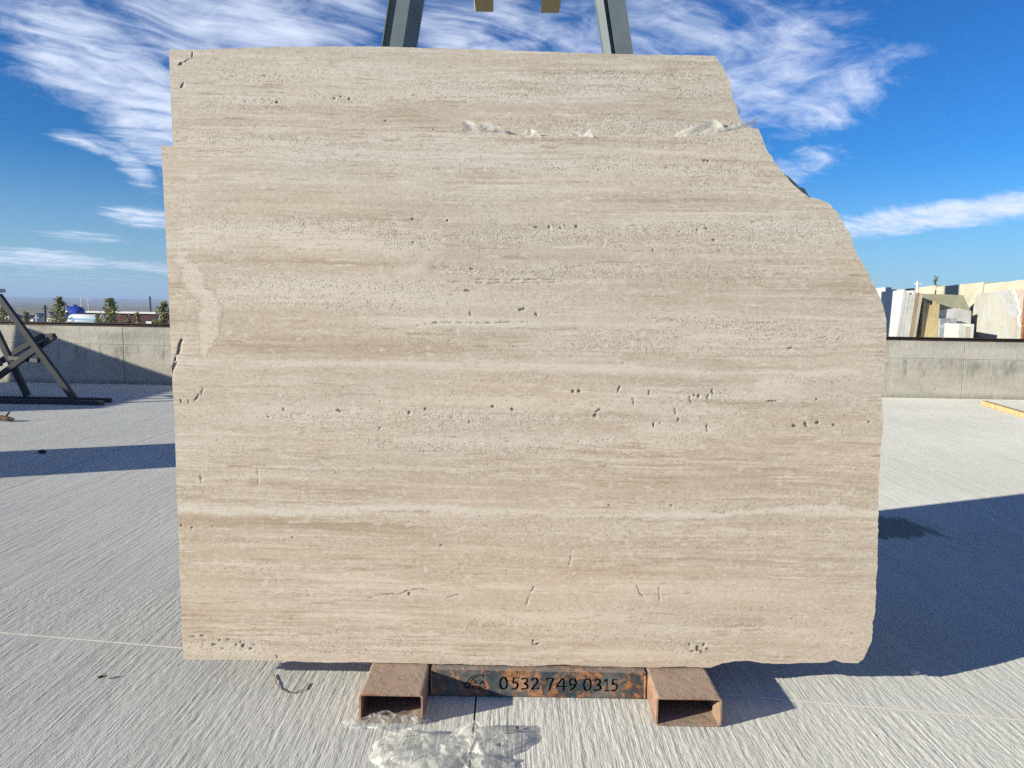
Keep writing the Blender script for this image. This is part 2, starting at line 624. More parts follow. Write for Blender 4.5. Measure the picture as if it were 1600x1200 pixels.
def bay(x0, x1, ya, yb, slices):
    """one cast bay: broomed top with real ridges (finer where it is near), straight sides"""
    V, Q, G = [], [], []
    base = 0
    for ylo, yhi, xs_, dy in slices:
        n = max(2, int(math.ceil((yhi - ylo) / dy)) + 1)
        f = np.linspace(0, 1, n)[:, None]
        X = np.tile(xs_, (n, 1))
        A = np.maximum(ya(X), ylo)
        B = np.maximum(A + 1e-4, np.minimum(yb(X), yhi + .012))
        Yy = A + (B - A) * f
        Zr, gr = relief(X, Yy)
        edge = np.minimum(np.minimum(X - x0, x1 - X), np.minimum(Yy - ya(X), yb(X) - Yy))
        Zr = np.minimum(Zr * np.clip(edge / .03, .1, 1), .0024) - .0025
        idx = np.arange(X.size).reshape(X.shape) + base
        V.append(np.stack([X, Yy, Zr], -1).reshape(-1, 3))
        G.append(gr.ravel())
        Q.append(np.stack([idx[:-1, :-1], idx[:-1, 1:], idx[1:, 1:], idx[1:, :-1]], -1).reshape(-1, 4))
        base += X.size
    c = np.array([(x, y(np.array(x)), z) for z in (-.004, -.05) for x, y in ((x0, ya), (x1, ya), (x1, yb), (x0, yb))], float)
    V.append(c)
    G.append(np.zeros(8))
    Q.append(np.array([(base + (k + 1) % 4, base + k, base + 4 + k, base + 4 + (k + 1) % 4) for k in range(4)]))
    o = np_mesh('concrete_bay', np.concatenate(V), np.concatenate(Q), FLOOR, yard)
    o.data.attributes.new('groove', 'FLOAT', 'POINT').data.foreach_set('value', np.concatenate(G).astype(np.float32))
    return o


def np_mesh(name, verts, quads, mat, parent=None):
    me = bpy.data.meshes.new(name)
    me.vertices.add(len(verts))
    me.vertices.foreach_set('co', verts.astype(np.float32).ravel())
    me.loops.add(len(quads) * 4)
    me.loops.foreach_set('vertex_index', quads.astype(np.int32).ravel())
    me.polygons.add(len(quads))
    me.polygons.foreach_set('loop_start', (np.arange(len(quads)) * 4).astype(np.int32))
    me.update(calc_edges=True)
    return link(name, me, mat, parent)


def steps(a, b, s):
    return np.linspace(a, b, max(2, int(round((b - a) / s)) + 1))


xj = [-14.63, -11.0, -7.37, -3.74, -.11, 10.78]
g = .0030


def xcols(a, b, fine, spans):
    """column positions: fine inside the given spans, wide elsewhere"""
    cuts = sorted({a, b, *[min(max(v, a), b) for s in spans for v in s]})
    r = []
    for u, v in zip(cuts, cuts[1:]):
        mid = (u + v) / 2
        dense = any(s[0] <= mid <= s[1] for s in spans)
        r.append(steps(u, v, fine if dense else .12)[:-1])
    return np.r_[np.concatenate(r), b]


SL = [(2.0, 3.65, .0040, .028), (3.65, 5.2, .0055, .045), (5.2, 7.6, .0085, .07), (7.6, 13.1, .013, .11)]
for i in range(len(xj) - 1):
    a, b = xj[i] + g, xj[i + 1] - g
    fr, bk = [(-9.05, 1.75, xcols(a, b, .2, []), 1.5)], []
    for ylo, yhi, fx, dy in SL:
        vis = [(-.72 * yhi - .1, .72 * yhi + .1)] if ylo < 3 else [(-.72 * yhi, -.40 * ylo), (.44 * ylo, .72 * yhi)]
        bk.append((ylo, yhi, xcols(a, b, fx, vis), dy))
    fr.append((1.75, 4.9, xcols(a, b, .0040, [(-2.3, 2.2)]), .034))
    bay(a, b, lambda x: x * 0 - 9.0, lambda x: jy(x) - .0035, fr)
    bay(a, b, lambda x: jy(x) + .0032, lambda x: x * 0 + 13.04, bk)
bm = bmesh.new()
n = 60
for i in range(n):
    x0, x1 = -11 + 18.15 * i / n, -11 + 18.15 * (i + 1) / n
    j0, j1 = 0, 0
    f = [bm.verts.new(c) for c in ((x0, jy(x0) - .0032 + j0, -.002), (x1, jy(x1) - .0032 + j1, -.002), (x1, jy(x1) + .0032 + j1, -.002), (x0, jy(x0) + .0032 + j0, -.002))]
    bm.faces.new(f)
bmesh.ops.remove_doubles(bm, verts=bm.verts, dist=1e-4)
ext = bmesh.ops.extrude_face_region(bm, geom=bm.faces[:])
for v in ext['geom']:
    if isinstance(v, bmesh.types.BMVert):
        v.co.z -= .03
link('joint_filler', bm_mesh(bm, 'joint_filler'), FILLER, yard)

# ------------------------------------------------------------------ yard wall with rail
wall = tag(empty('yard_wall', (0, 13.05, 0)), 'low grey cast concrete wall along the far edge of the yard', 'wall')
wj = [-16.2, -11.4, -6.62, -1.85, 2.9, 7.68, 12.45]
for a, b in zip(wj, wj[1:]):
    bm = bmesh.new()
    add_box(bm, ((a + b) / 2, .15, .462), (b - a - .008, .30, 1.02), None, .003)
    link('wall_panel', bm_mesh(bm, 'wall_panel'), WALLM, wall)
for a in wj[1:-1]:
    box('joint_shade', (a, .055, .462), (.0085, .07, 1.0), simple('joint_shade_dark', (.035, .034, .03), .2, 20), wall)  # dark strip added for the shade in the open joint
box('footing', (-1.9, .25, .3), (28.4, .06, .8), WALLM, wall)

rail = tag(empty('crane_rail', (0, 13.2, .975)), 'rusty brown steel rail running along the top of the concrete wall', 'rail')
bm = bmesh.new()
add_box(bm, (-1.9, 0, .006), (28.4, .22, .012))
link('base_flange', bm_mesh(bm, 'base_flange'), RAILM, rail)
bm = bmesh.new()
add_box(bm, (-1.9, 0, .026), (28.4, .02, .028))
link('web', bm_mesh(bm, 'web'), RAILM, rail)
bm = bmesh.new()
add_box(bm, (-1.9, 0, .049), (28.4, .075, .018), None, .004)
link('rail_head', bm_mesh(bm, 'rail_head'), RAILM, rail)

# ------------------------------------------------------------------ gantry crane on that rail
crane = tag(empty('gantry_crane', (0, 13.2, 1.035)), 'tall grey gantry crane with beige girders standing behind the slab', 'crane')
CZ = 1.035


def crane_leg(top, bot, side, y):
    bm = bmesh.new()
    # plan section: front plate, chamfer towards the inside, lip and groove on the outside
    if side < 0:
        poly = [(-.26, -.12), (-.24, -.12), (-.24, -.03), (-.13, -.03), (-.13, -.09), (.09, -.09), (.27, .16), (.27, .24), (-.26, .24)]
    else:
        poly = [(-.26, .02), (-.16, -.10), (-.155, .0), (-.085, .0), (-.085, -.10), (.20, -.10), (.21, .24), (-.26, .24)]
    prism(bm, poly, [(bot[0], y, bot[1]), (top[0], y, top[1])])
    return link('leg', bm_mesh(bm, 'leg'), CRANEM, crane)


for y in (0.0, -27.0):
    crane_leg((-1.58, 7.15), (-2.62, .62), -1, y)
    crane_leg((1.22, 7.15), (2.43, .62), 1, y)
    b = box('end_carriage', (-.1, y + .02, .44), (7.4, .42, .40), CRANEM, crane, None, .02)
    for x in (-3.2, 3.0):
        bm = bmesh.new()
        add_tube(bm, [(x, y - .05, .19), (x, y + .05, .19)], .19, 18)
        link('wheel', bm_mesh(bm, 'wheel'), DARKSTEEL, b)
    box('cross_beam', (-.18, y + .05, 7.38), (3.3, .44, .46), CRANEM, crane, None, .02)
for x in (-.76, .70):
    gd = box('girder', (x, -11.8, 7.36), (.41, 32.8, .9), CRANEBEIGE, crane, None, .015)
box('walkway', (1.08, -11.8, 7.62), (.36, 32.8, .05), CRANEM, crane)
box('trolley_beam', (-.03, 2.9, 7.55), (1.05, .30, .30), CRANEDARK, crane, None, .02)


# ------------------------------------------------------------------ travertine slabs
# bedding read off the stone: (s, t, half length, half thickness, amount); + is tan, - is pale
TAN = [(-0.695,1.450,230,9,0.8),(-0.555,1.148,220,17,0.75),(-0.176,1.207,100,8,0.8),(0.061,1.479,150,7,0.6),(0.052,0.689,560,20,0.5),(-0.734,0.502,220,9,0.85),(-0.084,0.507,140,8,0.4),(-0.231,1.050,420,14,0.35),(-0.638,0.137,130,7,0.6),(0.714,0.180,110,9,0.6),(-0.171,0.153,90,8,0.5),(-0.454,0.395,330,12,0.3),(0.592,0.413,320,16,0.28),(-0.872,0.305,150,10,0.35),(0.012,0.356,200,16,0.35),(0.213,1.897,180,5,0.7),(1.025,1.416,120,7,0.55),(0.566,1.431,200,5,0.5),(-1.086,1.784,110,5,0.4),(-0.743,1.659,220,5,0.35),(0.674,1.692,220,5,0.5),(0.968,1.790,60,7,0.4),(0.444,1.770,260,5,0.35),(0.851,1.104,80,9,0.55),(0.368,1.061,120,7,0.4),(0.901,0.973,120,6,0.6),(1.202,0.937,60,5,0.6),(-0.969,1.175,60,20,0.25),(1.167,0.587,80,4,0.7),(-1.035,0.455,90,6,0.3),(0.371,0.922,90,5,0.3),(-0.784,1.017,160,8,0.3),(0.943,0.349,170,10,0.3),(-1.060,0.735,60,12,0.2),(0.366,0.103,300,8,0.2),(-0.365,0.700,200,8,0.3),(0.799,1.321,170,8,0.3),(-1.154,1.742,50,4,0.5)]
PALE = [(-0.001,1.093,520,5,0.9),(-0.645,0.927,180,10,0.55),(-0.230,0.958,180,12,0.55),(-0.135,0.820,120,8,0.55),(0.420,0.830,110,6,0.7),(0.603,0.875,80,8,0.6),(-0.925,1.553,130,14,0.55),(-0.558,1.514,120,13,0.55),(-0.649,1.369,170,13,0.6),(-0.235,1.349,180,14,0.45),(0.177,1.401,110,5,0.4),(1.020,1.598,110,16,0.35),(0.956,1.055,40,17,0.55),(-1.037,0.793,80,5,0.5),(-0.234,1.250,160,6,0.6),(0.226,1.253,180,4,0.5),(0.917,1.220,150,7,0.4),(-1.023,0.350,70,2.2,0.9),(-1.047,0.316,50,2,0.6),(-0.873,0.423,100,2.5,0.5),(-0.546,0.306,60,2.2,0.8),(-0.545,0.177,90,5,0.8),(0.248,0.188,180,7,0.75),(0.785,0.146,140,4,0.5),(1.159,0.117,90,4,0.5),(-0.357,0.062,70,4,0.8),(-1.034,0.055,80,9,0.5),(0.484,0.053,110,7,0.55),(-0.085,0.565,90,5,0.6),(1.168,0.583,90,6,0.75),(0.611,0.566,80,6,0.7),(-1.082,0.552,70,6,0.9),(-0.734,0.561,80,8,0.75),(-0.363,0.577,70,5,0.9),(0.333,0.573,120,3,0.5),(-0.010,0.297,40,3,0.7),(0.478,0.306,60,2.5,0.5),(1.150,0.393,12,2,1),(0.685,0.391,60,3,0.5),(0.383,0.386,50,2.5,0.5),(0.861,1.550,160,14,0.3),(0.447,1.622,300,13,0.3),(-0.881,1.815,150,8,0.3),(-0.103,1.715,200,8,0.3),(-1.131,1.516,60,12,0.3),(-0.374,1.438,30,12,0.5),(0.417,0.946,200,8,0.35)]
PORO = [(0.443,1.810,200,14,0.8),(-0.105,1.801,150,10,0.5),(0.764,1.730,130,10,0.6),(-0.788,1.567,170,16,0.6),(-0.375,1.529,40,18,1),(0.174,1.579,180,14,0.9),(0.906,1.574,150,20,0.9),(0.564,1.534,160,9,0.8),(-0.099,1.431,110,10,0.8),(0.681,1.440,200,10,0.7),(-0.648,1.364,160,14,0.6),(0.405,1.451,160,10,0.6),(0.731,1.274,120,10,0.7),(1.008,1.233,90,10,0.9),(0.457,1.212,130,8,0.5),(0.048,0.916,180,14,0.5),(-0.552,0.894,240,14,0.4),(0.693,0.997,80,16,0.6),(1.059,1.073,60,8,0.6),(0.688,1.170,220,6,0.5),(-0.256,1.199,60,5,0.5),(-0.092,0.995,80,8,0.5),(-1.011,0.055,70,9,1),(-0.543,0.044,100,5,0.6),(0.670,0.085,40,12,0.9),(-1.013,0.782,60,8,0.4),(0.512,0.832,120,10,0.5),(-0.227,0.796,180,10,0.4),(-0.970,1.381,60,10,0.3),(-0.694,1.318,200,14,0.5),(0.121,1.922,300,10,0.3),(0.852,1.867,80,20,0.5),(-0.407,0.325,300,30,0.12),(0.429,0.410,300,30,0.15)]
POROTOP = [(-0.882,2.107,100,6,0.9),(-0.973,2.027,80,9,0.8),(-0.564,2.045,90,8,0.8),(-0.881,1.894,140,5,0.7),(-0.246,2.100,90,5,0.7),(0.390,2.133,140,5,0.9),(0.255,2.077,90,5,1),(-0.154,2.052,110,6,0.9),(0.394,1.949,170,12,0.7),(0.211,1.991,120,6,0.5),(-0.382,2.048,60,6,0.8),(0.664,2.066,60,10,0.6)]
# single cavities (s, t, half width, half height in px of the survey drawing, tilt)
PIT = [(0.030,1.298,8,2.6,12),(0.220,1.007,3.2,3,0),(0.243,1.008,3,3,0),(0.385,1.019,1.6,9,-22),(0.302,0.923,4.5,4,20),(0.313,0.939,7,1.6,35),(0.722,1.014,2,7,5),(0.674,0.997,1.8,4,0),(0.658,1.003,1.7,4,0),(0.706,0.997,1.5,6,0),(0.642,0.987,1.6,8,20),(0.590,0.944,2,8,16),(0.602,0.912,2.4,3.5,10),(0.538,0.897,2.2,2.4,0),(0.513,0.890,1.8,5,0),(0.707,0.886,1.4,9,0),(0.494,1.005,1.5,7,0),(0.439,0.974,1.3,8,15),(-0.622,0.923,5,2.6,-25),(-0.822,0.924,1.6,4,10),(-0.875,0.896,3,2,0),(-0.310,0.933,3.4,3,0),(-0.368,0.921,3,3,0),(-0.473,0.863,3,2,0),(-0.152,0.890,1.6,4,0),(-0.068,0.949,2.6,3,0),(0.002,0.939,2.4,3,0),(1.021,0.896,5,3,0),(1.062,0.902,2.5,5,20),(1.104,0.909,5,3.5,20),(1.164,0.901,4,3,0),(1.199,0.897,4,2.4,20),(1.286,0.910,6,2.2,30),(1.293,0.975,3,2.2,0),(1.241,0.958,2.2,4,-20),(1.096,0.990,1.6,4.5,0),(0.937,0.985,11,1.8,4),(0.996,1.627,4.2,2.6,0),(1.044,1.633,4.5,2.4,0),(0.672,1.839,3,2.2,0),(0.684,1.837,3,2.2,0),(-1.134,0.960,2,9,-32),(-1.116,0.984,1.5,8,-12),(-1.164,0.946,1.5,5,15),(-1.192,0.946,1.6,5,0),(-0.154,1.281,1.4,5,0),(0.083,1.281,3,4,0),(-0.166,1.361,6,2,-10),(-0.152,1.439,5,2,-15),(0.077,1.591,4,2.4,0),(0.123,1.594,2,4,-15),(0.221,1.596,2,4,-20),(0.164,1.590,2,3,15),(-0.361,1.531,2,2,0),(-1.151,0.088,8,2,-2),(-1.114,0.091,5,2,0),(-1.050,0.076,3,2,0),(-1.018,0.081,3,2,0),(-1.071,0.059,4,3,0),(-0.987,0.060,3,2,0),(-0.964,0.056,2.4,4,-30),(-0.936,0.047,3,3,0),(-0.924,0.061,2,2,0),(-1.039,0.045,4,2,0),(-0.973,0.072,2,2,0),(-0.359,0.260,3,4,10),(0.105,0.082,8,2,5),(0.093,0.094,1.6,4,0),(0.694,0.076,3,6,0),(0.675,0.066,5,2,30),(0.708,0.064,5,2,-30),(0.665,0.089,2,4,40),(0.717,0.090,2,4,-40),(0.729,0.074,4,1.5,0),(-0.840,0.018,1.4,4,20),(-1.191,0.494,1.8,1.8,0),(-1.152,0.488,3,1.6,0),(-1.077,0.494,1.6,1.6,0),(-0.787,0.459,2,2,0),(-1.105,0.271,1.3,1.3,0),(-0.245,0.438,4,1.5,40),(0.360,0.596,3,1.8,-20),(0.495,1.521,2,2,0),(0.686,1.597,2,3,0),(0.654,1.592,2,3,0),(0.712,1.557,3,3,0),(0.874,1.334,2.4,2,0),(0.590,1.586,1.6,2,0),(-0.280,1.245,5,1.3,-5),(0.587,0.600,2,2,0),(0.824,1.230,4,2,0),(1.042,1.245,4,2,0),(1.066,1.231,4,3,0),(1.008,1.237,2,4,-20),(0.998,1.175,6,1.5,0),(1.102,1.182,5,1.5,0),(-0.239,1.611,2,2,0),(-0.365,1.615,3,2,0)]
PITTOP = [(-0.654,2.041,3.2,2.6,0),(-0.600,2.040,3,2.2,0),(-0.632,2.049,3,2,0),(-0.467,1.964,3.5,2.4,0),(-0.438,2.036,2,2,0),(-0.973,2.025,2.4,2,0),(-0.859,2.024,2.4,2,0),(-0.905,2.116,4,1.4,0),(-1.205,2.153,5,2.6,35),(-1.185,2.165,7,1.2,35),(-1.166,2.185,1.3,7,0),(-1.200,2.079,1.6,7,-25),(-0.417,2.120,3,1.6,0),(-0.330,2.108,3,2,0),(-0.034,2.070,4,1.6,-10),(0.227,2.088,4,3,-20),(0.358,2.140,3,2.4,0),(-0.268,2.050,3,2,0),(-0.359,2.049,3,2,0),(0.436,2.078,3,2,0),(0.403,2.069,3,2,0)]
# left-edge split and pale healed fracture
CRACK = [(-1.190,1.167),(-1.197,1.153),(-1.201,1.128),(-1.208,1.102),(-1.215,1.079),(-1.224,1.047)]
PATCH = [(-1.188,1.460,8),(-1.172,1.435,7),(-1.154,1.397,12),(-1.147,1.374,13),(-1.137,1.342,8),(-1.103,1.311,11),(-1.089,1.276,13),(-1.093,1.237,14),(-1.096,1.201,13),(-1.098,1.168,9),(-1.107,1.138,6),(-1.111,1.113,5)]
CURL = [(-0.321,1.609,4),(-0.302,1.575,4),(-0.302,1.530,5),(-0.310,1.484,5),(-0.340,1.447,4),(-0.374,1.428,3),(-0.420,1.418,3)]
VEIN = [(-1.207,0.553,3),(-1.082,0.550,3.4),(-0.920,0.551,3),(-0.757,0.546,3),(-0.618,0.561,2.5),(-0.549,0.571,2.6),(-0.363,0.570,2.4),(-0.224,0.574,2.6),(-0.119,0.567,4.5),(-0.015,0.573,2),(0.078,0.566,1.6),(0.171,0.560,2),(0.287,0.558,1.6),(0.472,0.561,1.2),(0.611,0.570,3),(0.727,0.566,2),(0.889,0.582,2.2),(1.028,0.596,3),(1.167,0.599,3.2),(1.334,0.586,2.4)]
HAIR = [[(-1.122,0.715,0.6),(-1.120,0.687,0.6),(-1.120,0.650,0.6)],[(-0.916,0.714,0.6),(-0.911,0.677,0.6),(-0.913,0.635,0.6)],[(-0.758,0.642,0.5),(-0.755,0.605,0.5)],[(-0.133,1.403,0.7),(-0.029,1.402,0.9),(0.085,1.407,1),(0.149,1.406,0.8)],[(-0.236,1.392,0.6),(-0.006,1.391,0.6),(0.223,1.400,0.6)],[(-0.401,0.252,0.8),(-0.378,0.265,0.9),(-0.355,0.274,1),(-0.313,0.278,0.8),(-0.285,0.271,0.6)],[(0.227,0.426,1),(0.225,0.393,1),(0.216,0.374,0.7)],[(0.092,0.292,1),(0.079,0.263,1),(0.065,0.225,0.8)],[(0.467,0.303,1.2),(0.479,0.275,1.1),(0.503,0.250,0.7)],[(0.548,0.300,0.7),(0.550,0.243,0.6)],[(-0.219,0.249,0.6),(-0.182,0.259,0.6)],[(-0.510,0.241,0.5),(-0.452,0.256,0.5),(-0.406,0.259,0.5)],[(-0.348,1.234,0.6),(-0.234,1.248,0.7),(-0.096,1.248,0.6),(0.065,1.255,0.6)],[(-0.732,0.268,0.5),(-0.718,0.240,0.5)]]
VEIND = [(-0.456,0.563,1.2),(-0.363,0.563,1.5),(-0.270,0.564,1.2),(-0.177,0.564,0.9)]
KPX = 1 / 437.0


def line_field(S, T, pl, soft=1.0):
    """0..1 closeness to a polyline whose points carry a half width"""
    best = np.zeros_like(S)
    for (x0, y0, w0), (x1, y1, w1) in zip(pl, pl[1:]):
        dx, dy = x1 - x0, y1 - y0
        L2 = dx * dx + dy * dy
        u = np.clip(((S - x0) * dx + (T - y0) * dy) / L2, 0, 1)
        d = np.hypot(S - x0 - u * dx, T - y0 - u * dy)
        wd = (w0 + (w1 - w0) * u) * KPX * soft
        best = np.maximum(best, np.clip(1.6 - d / wd, 0, 1))
    return best


def beds(S, T, Tw, lst, wob):
    r = np.zeros_like(S)
    for s, t, hl, ht, am in lst:
        k = (Tw - t) / (ht * KPX * 1.15)
        e = np.clip((1.15 - np.abs(S - s) / (hl * KPX) + wob * .5) / .45, 0, 1)
        r = np.maximum(r, am * np.exp(-k * k) * e * e * (3 - 2 * e))
    return r


def hash2(x, y, seed):
    n = (x.astype(np.int64) * 374761393 + y.astype(np.int64) * 668265263 + seed * 1442695041) & 0xffffffff
    n = ((n ^ (n >> 13)) * 1274126177) & 0xffffffff
    return ((n ^ (n >> 16)) & 0xffff) / 65535.0


def layers(S, Tw, per_m, along, seed):
    """crisp beds: constant through their thickness, drifting slowly along their length"""
    return vnoise(S * along, np.floor(Tw * per_m) * 7.0 + .5, seed)


def stone_fields(S, T, seed, tan, pale, poro):
    wv = (fbm(S * 1.1, T * 2.6, seed, 3) - .5)
    wv2 = (fbm(S * 5.5, T * 12, seed + 5, 3) - .5)
    wv3 = (fbm(S * 26, T * 60, seed + 6, 2) - .5)
    Tw = T + .026 * wv + .013 * wv2 + .0045 * wv3
    wob = (fbm(S * 6, T * 40, seed + 9, 3) - .5) * 2
    b1 = fbm(S * .55 + 3, Tw * 10, seed + 20, 3)
    b2 = fbm(S * 1.3, Tw * 34, seed + 30, 3)
    l1 = layers(S + 4, Tw, 62, 1.6, seed + 40)
    l2 = layers(S, Tw + .0007 * wob, 128, 3.4, seed + 41)
    l3 = layers(S + 9, Tw, 235, 7.0, seed + 42)
    gate = np.clip((fbm(S * 1.6, Tw * 12, seed + 43, 3) - .36) * 4, .25, 1)
    sp = hash2(np.floor(S * 330), np.floor(T * 330), seed + 44) - .5
    sp2 = vnoise(S * 120, T * 210, seed + 45) - .5
    tone = .45 + .40 * (b1 - .5) + .36 * (b2 - .5) + gate * (.30 * (l1 - .5) + .54 * (l2 - .5) + .72 * (l3 - .5)) + .34 * sp + .34 * sp2
    tone = tone + (.42 * beds(S, T, Tw, tan, wob)) * (.55 + .9 * l2) - .54 * beds(S, T, Tw, pale, wob)
    # thin dark and pale hairlines, broken along their length
    h1 = layers(S + 2, Tw, 265, 9.0, seed + 60)
    h2 = layers(S + 6, Tw, 265, 5.0, seed + 62)
    tone = tone + .85 * np.clip((h1 - .76) * 9, 0, 1) * np.clip((fbm(S * 2.2, T * 14, seed + 61, 3) - .44) * 7, 0, 1)
    tone = tone - .80 * np.clip((h2 - .80) * 10, 0, 1) * np.clip((fbm(S * 1.8, T * 11, seed + 63, 3) - .46) * 7, 0, 1)
    # pale irregular seams
    rg = np.abs(fbm(S * 2.4 + 5, Tw * 20, seed + 64, 4, .6) - .5)
    seamg = np.clip((fbm(S * 1.7, T * 4.5, seed + 65, 3) - .50) * 7, 0, 1)
    tone = tone - .40 * np.clip(1 - rg / .020, 0, 1) * seamg
    cloud = fbm(S * 3.2, T * 6.5, seed + 70, 4) - .5
    tone = tone + .30 * cloud
    por = beds(S, T, Tw, poro, wob) + .42 * np.clip((fbm(S * 1.2, Tw * 20, seed + 80, 3) - .48) * 6, 0, 1)
    por = np.clip(por * (.55 + .9 * fbm(S * 14, T * 30, seed + 81, 2)), 0, 1)
    return tone, por, Tw


def stone_colour(tone, S, T, seed, tlo, thi):
    pale = np.array([.495, .452, .392])
    mid = np.array([.385, .331, .271])
    tanc = np.array([.292, .228, .168])
    f = np.clip(tone, -.15, 1.15)[..., None]
    col = np.where(f < .5, lerp(pale, mid, np.clip(f * 2, 0, 1)), lerp(mid, tanc, np.clip(f * 2 - 1, 0, 1.2)))
    h = np.clip((T - tlo) / (thi - tlo), 0, 1)[..., None]
    warm = lerp(np.array([1.01, .960, .930]), np.array([.970, 1.01, 1.07]), np.clip((h - .15) * 1.25, 0, 1))
    col = col * warm
    hue = (fbm(S * 1.5, T * 6, seed + 90, 3) - .5)[..., None]
    col = col * (1 + hue * np.array([.08, .0, -.10]))
    return np.clip(col, .02, .85)


def coons(Lc, Rc, Bc, Tc):
    nv, nu = len(Lc), len(Bc)
    u = np.linspace(0, 1, nu)[None, :, None]
    return u


def make_slab(name, left, right, bottom, top, step, thick, seed, tan, pale, poro, pits, extra, vdens=None, lean=3.5, y0=2.69, lab=None, group=None, jit=(.0014, .0100, .0045, .003)):
    W = abs(right[0][0] - left[0][0])
    Hh = abs(left[-1][1] - left[0][1])
    nu = int(W / step)
    if vdens is None:
        v = np.linspace(0, 1, int(Hh / step))
    else:
        v = vdens
    u = np.linspace(0, 1, nu)
    B = resample(bottom, nu, jit[2], seed + 1)
    Tp = resample(top, nu, jit[3], seed + 2)
    L = resample(left, len(v), jit[0], seed + 3, v)
    R = resample(right, len(v), jit[1], seed + 4, v)
    U, V = u[None, :, None], v[:, None, None]
    P = (1 - V) * B[None] + V * Tp[None] + (1 - U) * L[:, None] + U * R[:, None] \
        - ((1 - U) * (1 - V) * B[0] + U * (1 - V) * B[-1] + (1 - U) * V * Tp[0] + U * V * Tp[-1])
    S, T = P[..., 0], P[..., 1]
    tone, por, Tw = stone_fields(S, T, seed, tan, pale, poro)
    dep = np.zeros_like(S)
    white = np.zeros_like(S)
    dark = np.zeros_like(S)
    WX = (fbm(S * 130, T * 130, seed + 400, 2) - .5) * .0075
    WY = (fbm(S * 130, T * 130, seed + 410, 2) - .5) * .0075
    # random small cavities where the stone is porous
    nr = 2600
    rs, rt = rng.uniform(S.min(), S.max(), nr * 4), rng.uniform(T.min(), T.max(), nr * 4)
    du, dv = (S.max() - S.min()), (T.max() - T.min())
    allp = [tuple(p) + (1.0,) for p in pits]
    ii = np.clip(((rt - T.min()) / dv * (len(v) - 1)).astype(int), 0, len(v) - 1)
    jj = np.clip(((rs - S.min()) / du * (nu - 1)).astype(int), 0, nu - 1)
    keep = rng.random(nr * 4) < .003 + .22 * por[ii, jj] ** 1.5
    for a, b in list(zip(rs[keep], rt[keep]))[:nr]:
        allp.append((a, b, rng.uniform(.6, 1.3), rng.uniform(.5, .95), rng.uniform(-30, 30), rng.uniform(.3, .8)))
    for s, t, hw, hh, tilt, am in allp:
        hw, hh = max(hw * .82, .72) * KPX * .9, max(hh * .82, .72) * KPX * .9
        m = max(hw, hh) * 3.2
        # window of the grid (rows and columns are nearly straight)
        d2 = None
        if vdens is None:
            i0 = int((t - m - T.min()) / dv * len(v)) - 14
            i1 = int((t + m - T.min()) / dv * len(v)) + 14
        else:
            i0, i1 = 0, len(v)
        i0, i1 = max(0, i0), min(len(v), i1)
        if i1 <= i0:
            continue
        row = S[(i0 + i1) // 2]
        j0, j1 = np.searchsorted(row, s - m) - 6, np.searchsorted(row, s + m) + 6
        j0, j1 = max(0, j0), min(nu, j1)
        if j1 <= j0:
            continue
        xs_, ts_ = S[i0:i1, j0:j1] - s + WX[i0:i1, j0:j1], T[i0:i1, j0:j1] - t + WY[i0:i1, j0:j1]
        ca, sa = math.cos(rad(tilt)), math.sin(rad(tilt))
        uu, vv = (xs_ * ca + ts_ * sa) / hw, (-xs_ * sa + ts_ * ca) / hh
        rr = np.sqrt(uu * uu + vv * vv)
        # survey tilt is measured clockwise from vertical for tall marks; the sign is the same for flat ones
        k = np.clip((1.32 - rr) * 1.6, 0, 1) * am
        dep[i0:i1, j0:j1] = np.maximum(dep[i0:i1, j0:j1], k)
        white[i0:i1, j0:j1] = np.maximum(white[i0:i1, j0:j1], .30 * np.clip(2.3 - rr, 0, 1) * np.clip(am, 0, 1))
    if extra:
        rag = (fbm(S * 60, T * 60, seed + 200, 3) - .5)
        rag2 = (fbm(S * 22, T * 30, seed + 201, 3) - .5)
        Sr, Tr = S + rag * .012 + rag2 * .030, T + rag * .012 + rag2 * .02
        cr = line_field(S + rag * .006, T, [(a, b, 2.0) for a, b in CRACK]) * (fbm(S * 40, T * 40, 77, 2) > .36)
        dep = np.maximum(dep, cr * 1.2)
        pf = line_field(Sr, Tr, PATCH, 1.0)
        pfm = np.clip((pf + (fbm(S * 42, T * 46, seed + 203, 3) - .5) * 1.7 - .34) * 3, 0, 1)
        white = np.maximum(white, pfm * np.clip(.30 + .9 * fbm(S * 24, T * 34, seed + 202, 3), 0, .85))
        tone = tone + .5 * np.clip(1 - np.abs(pf - .12) / .12, 0, 1)
        por = np.maximum(por, .25 * pf)
        white = np.maximum(white, .40 * line_field(Sr, Tr, CURL, 1.2))
        vn = line_field(S, T + rag * .012 + (fbm(S * 12, T * 0, 5, 3) - .5) * .014, VEIN, 1.45)
        vn = np.clip((vn + (fbm(S * 30, T * 70, seed + 204, 3) - .5) * 1.7 - .30) * 3, 0, 1)
        white = np.maximum(white, vn * np.clip(.15 + 1.6 * fbm(S * 9, T * 60, 91, 3), 0, 1))
        tone = tone + .65 * line_field(S, T + rag * .006, VEIND, 1.2)
        for hl_ in HAIR:
            k_ = line_field(S + WX, T + WY, hl_, 1.0)
            dep = np.maximum(dep, k_ * np.clip(fbm(S * 70, T * 70, 78, 2) * 3.0 - .85, 0, .62))
            white = np.maximum(white, .45 * line_field(S + WX - .004, T + WY + .004, hl_, 2.4))
    col = stone_colour(tone, S, T, seed, -.05, 2.15)
    wcol = np.array([.485, .45, .40])
    col = lerp(col, wcol, np.clip(white, 0, .95)[..., None])
    sk = hash2(np.floor(S * 300 + 3 * vnoise(S * 40, T * 90, seed + 503)), np.floor(T * 330), seed + 500)
    dsh = layers(S, Tw, 300, 60, seed + 504)
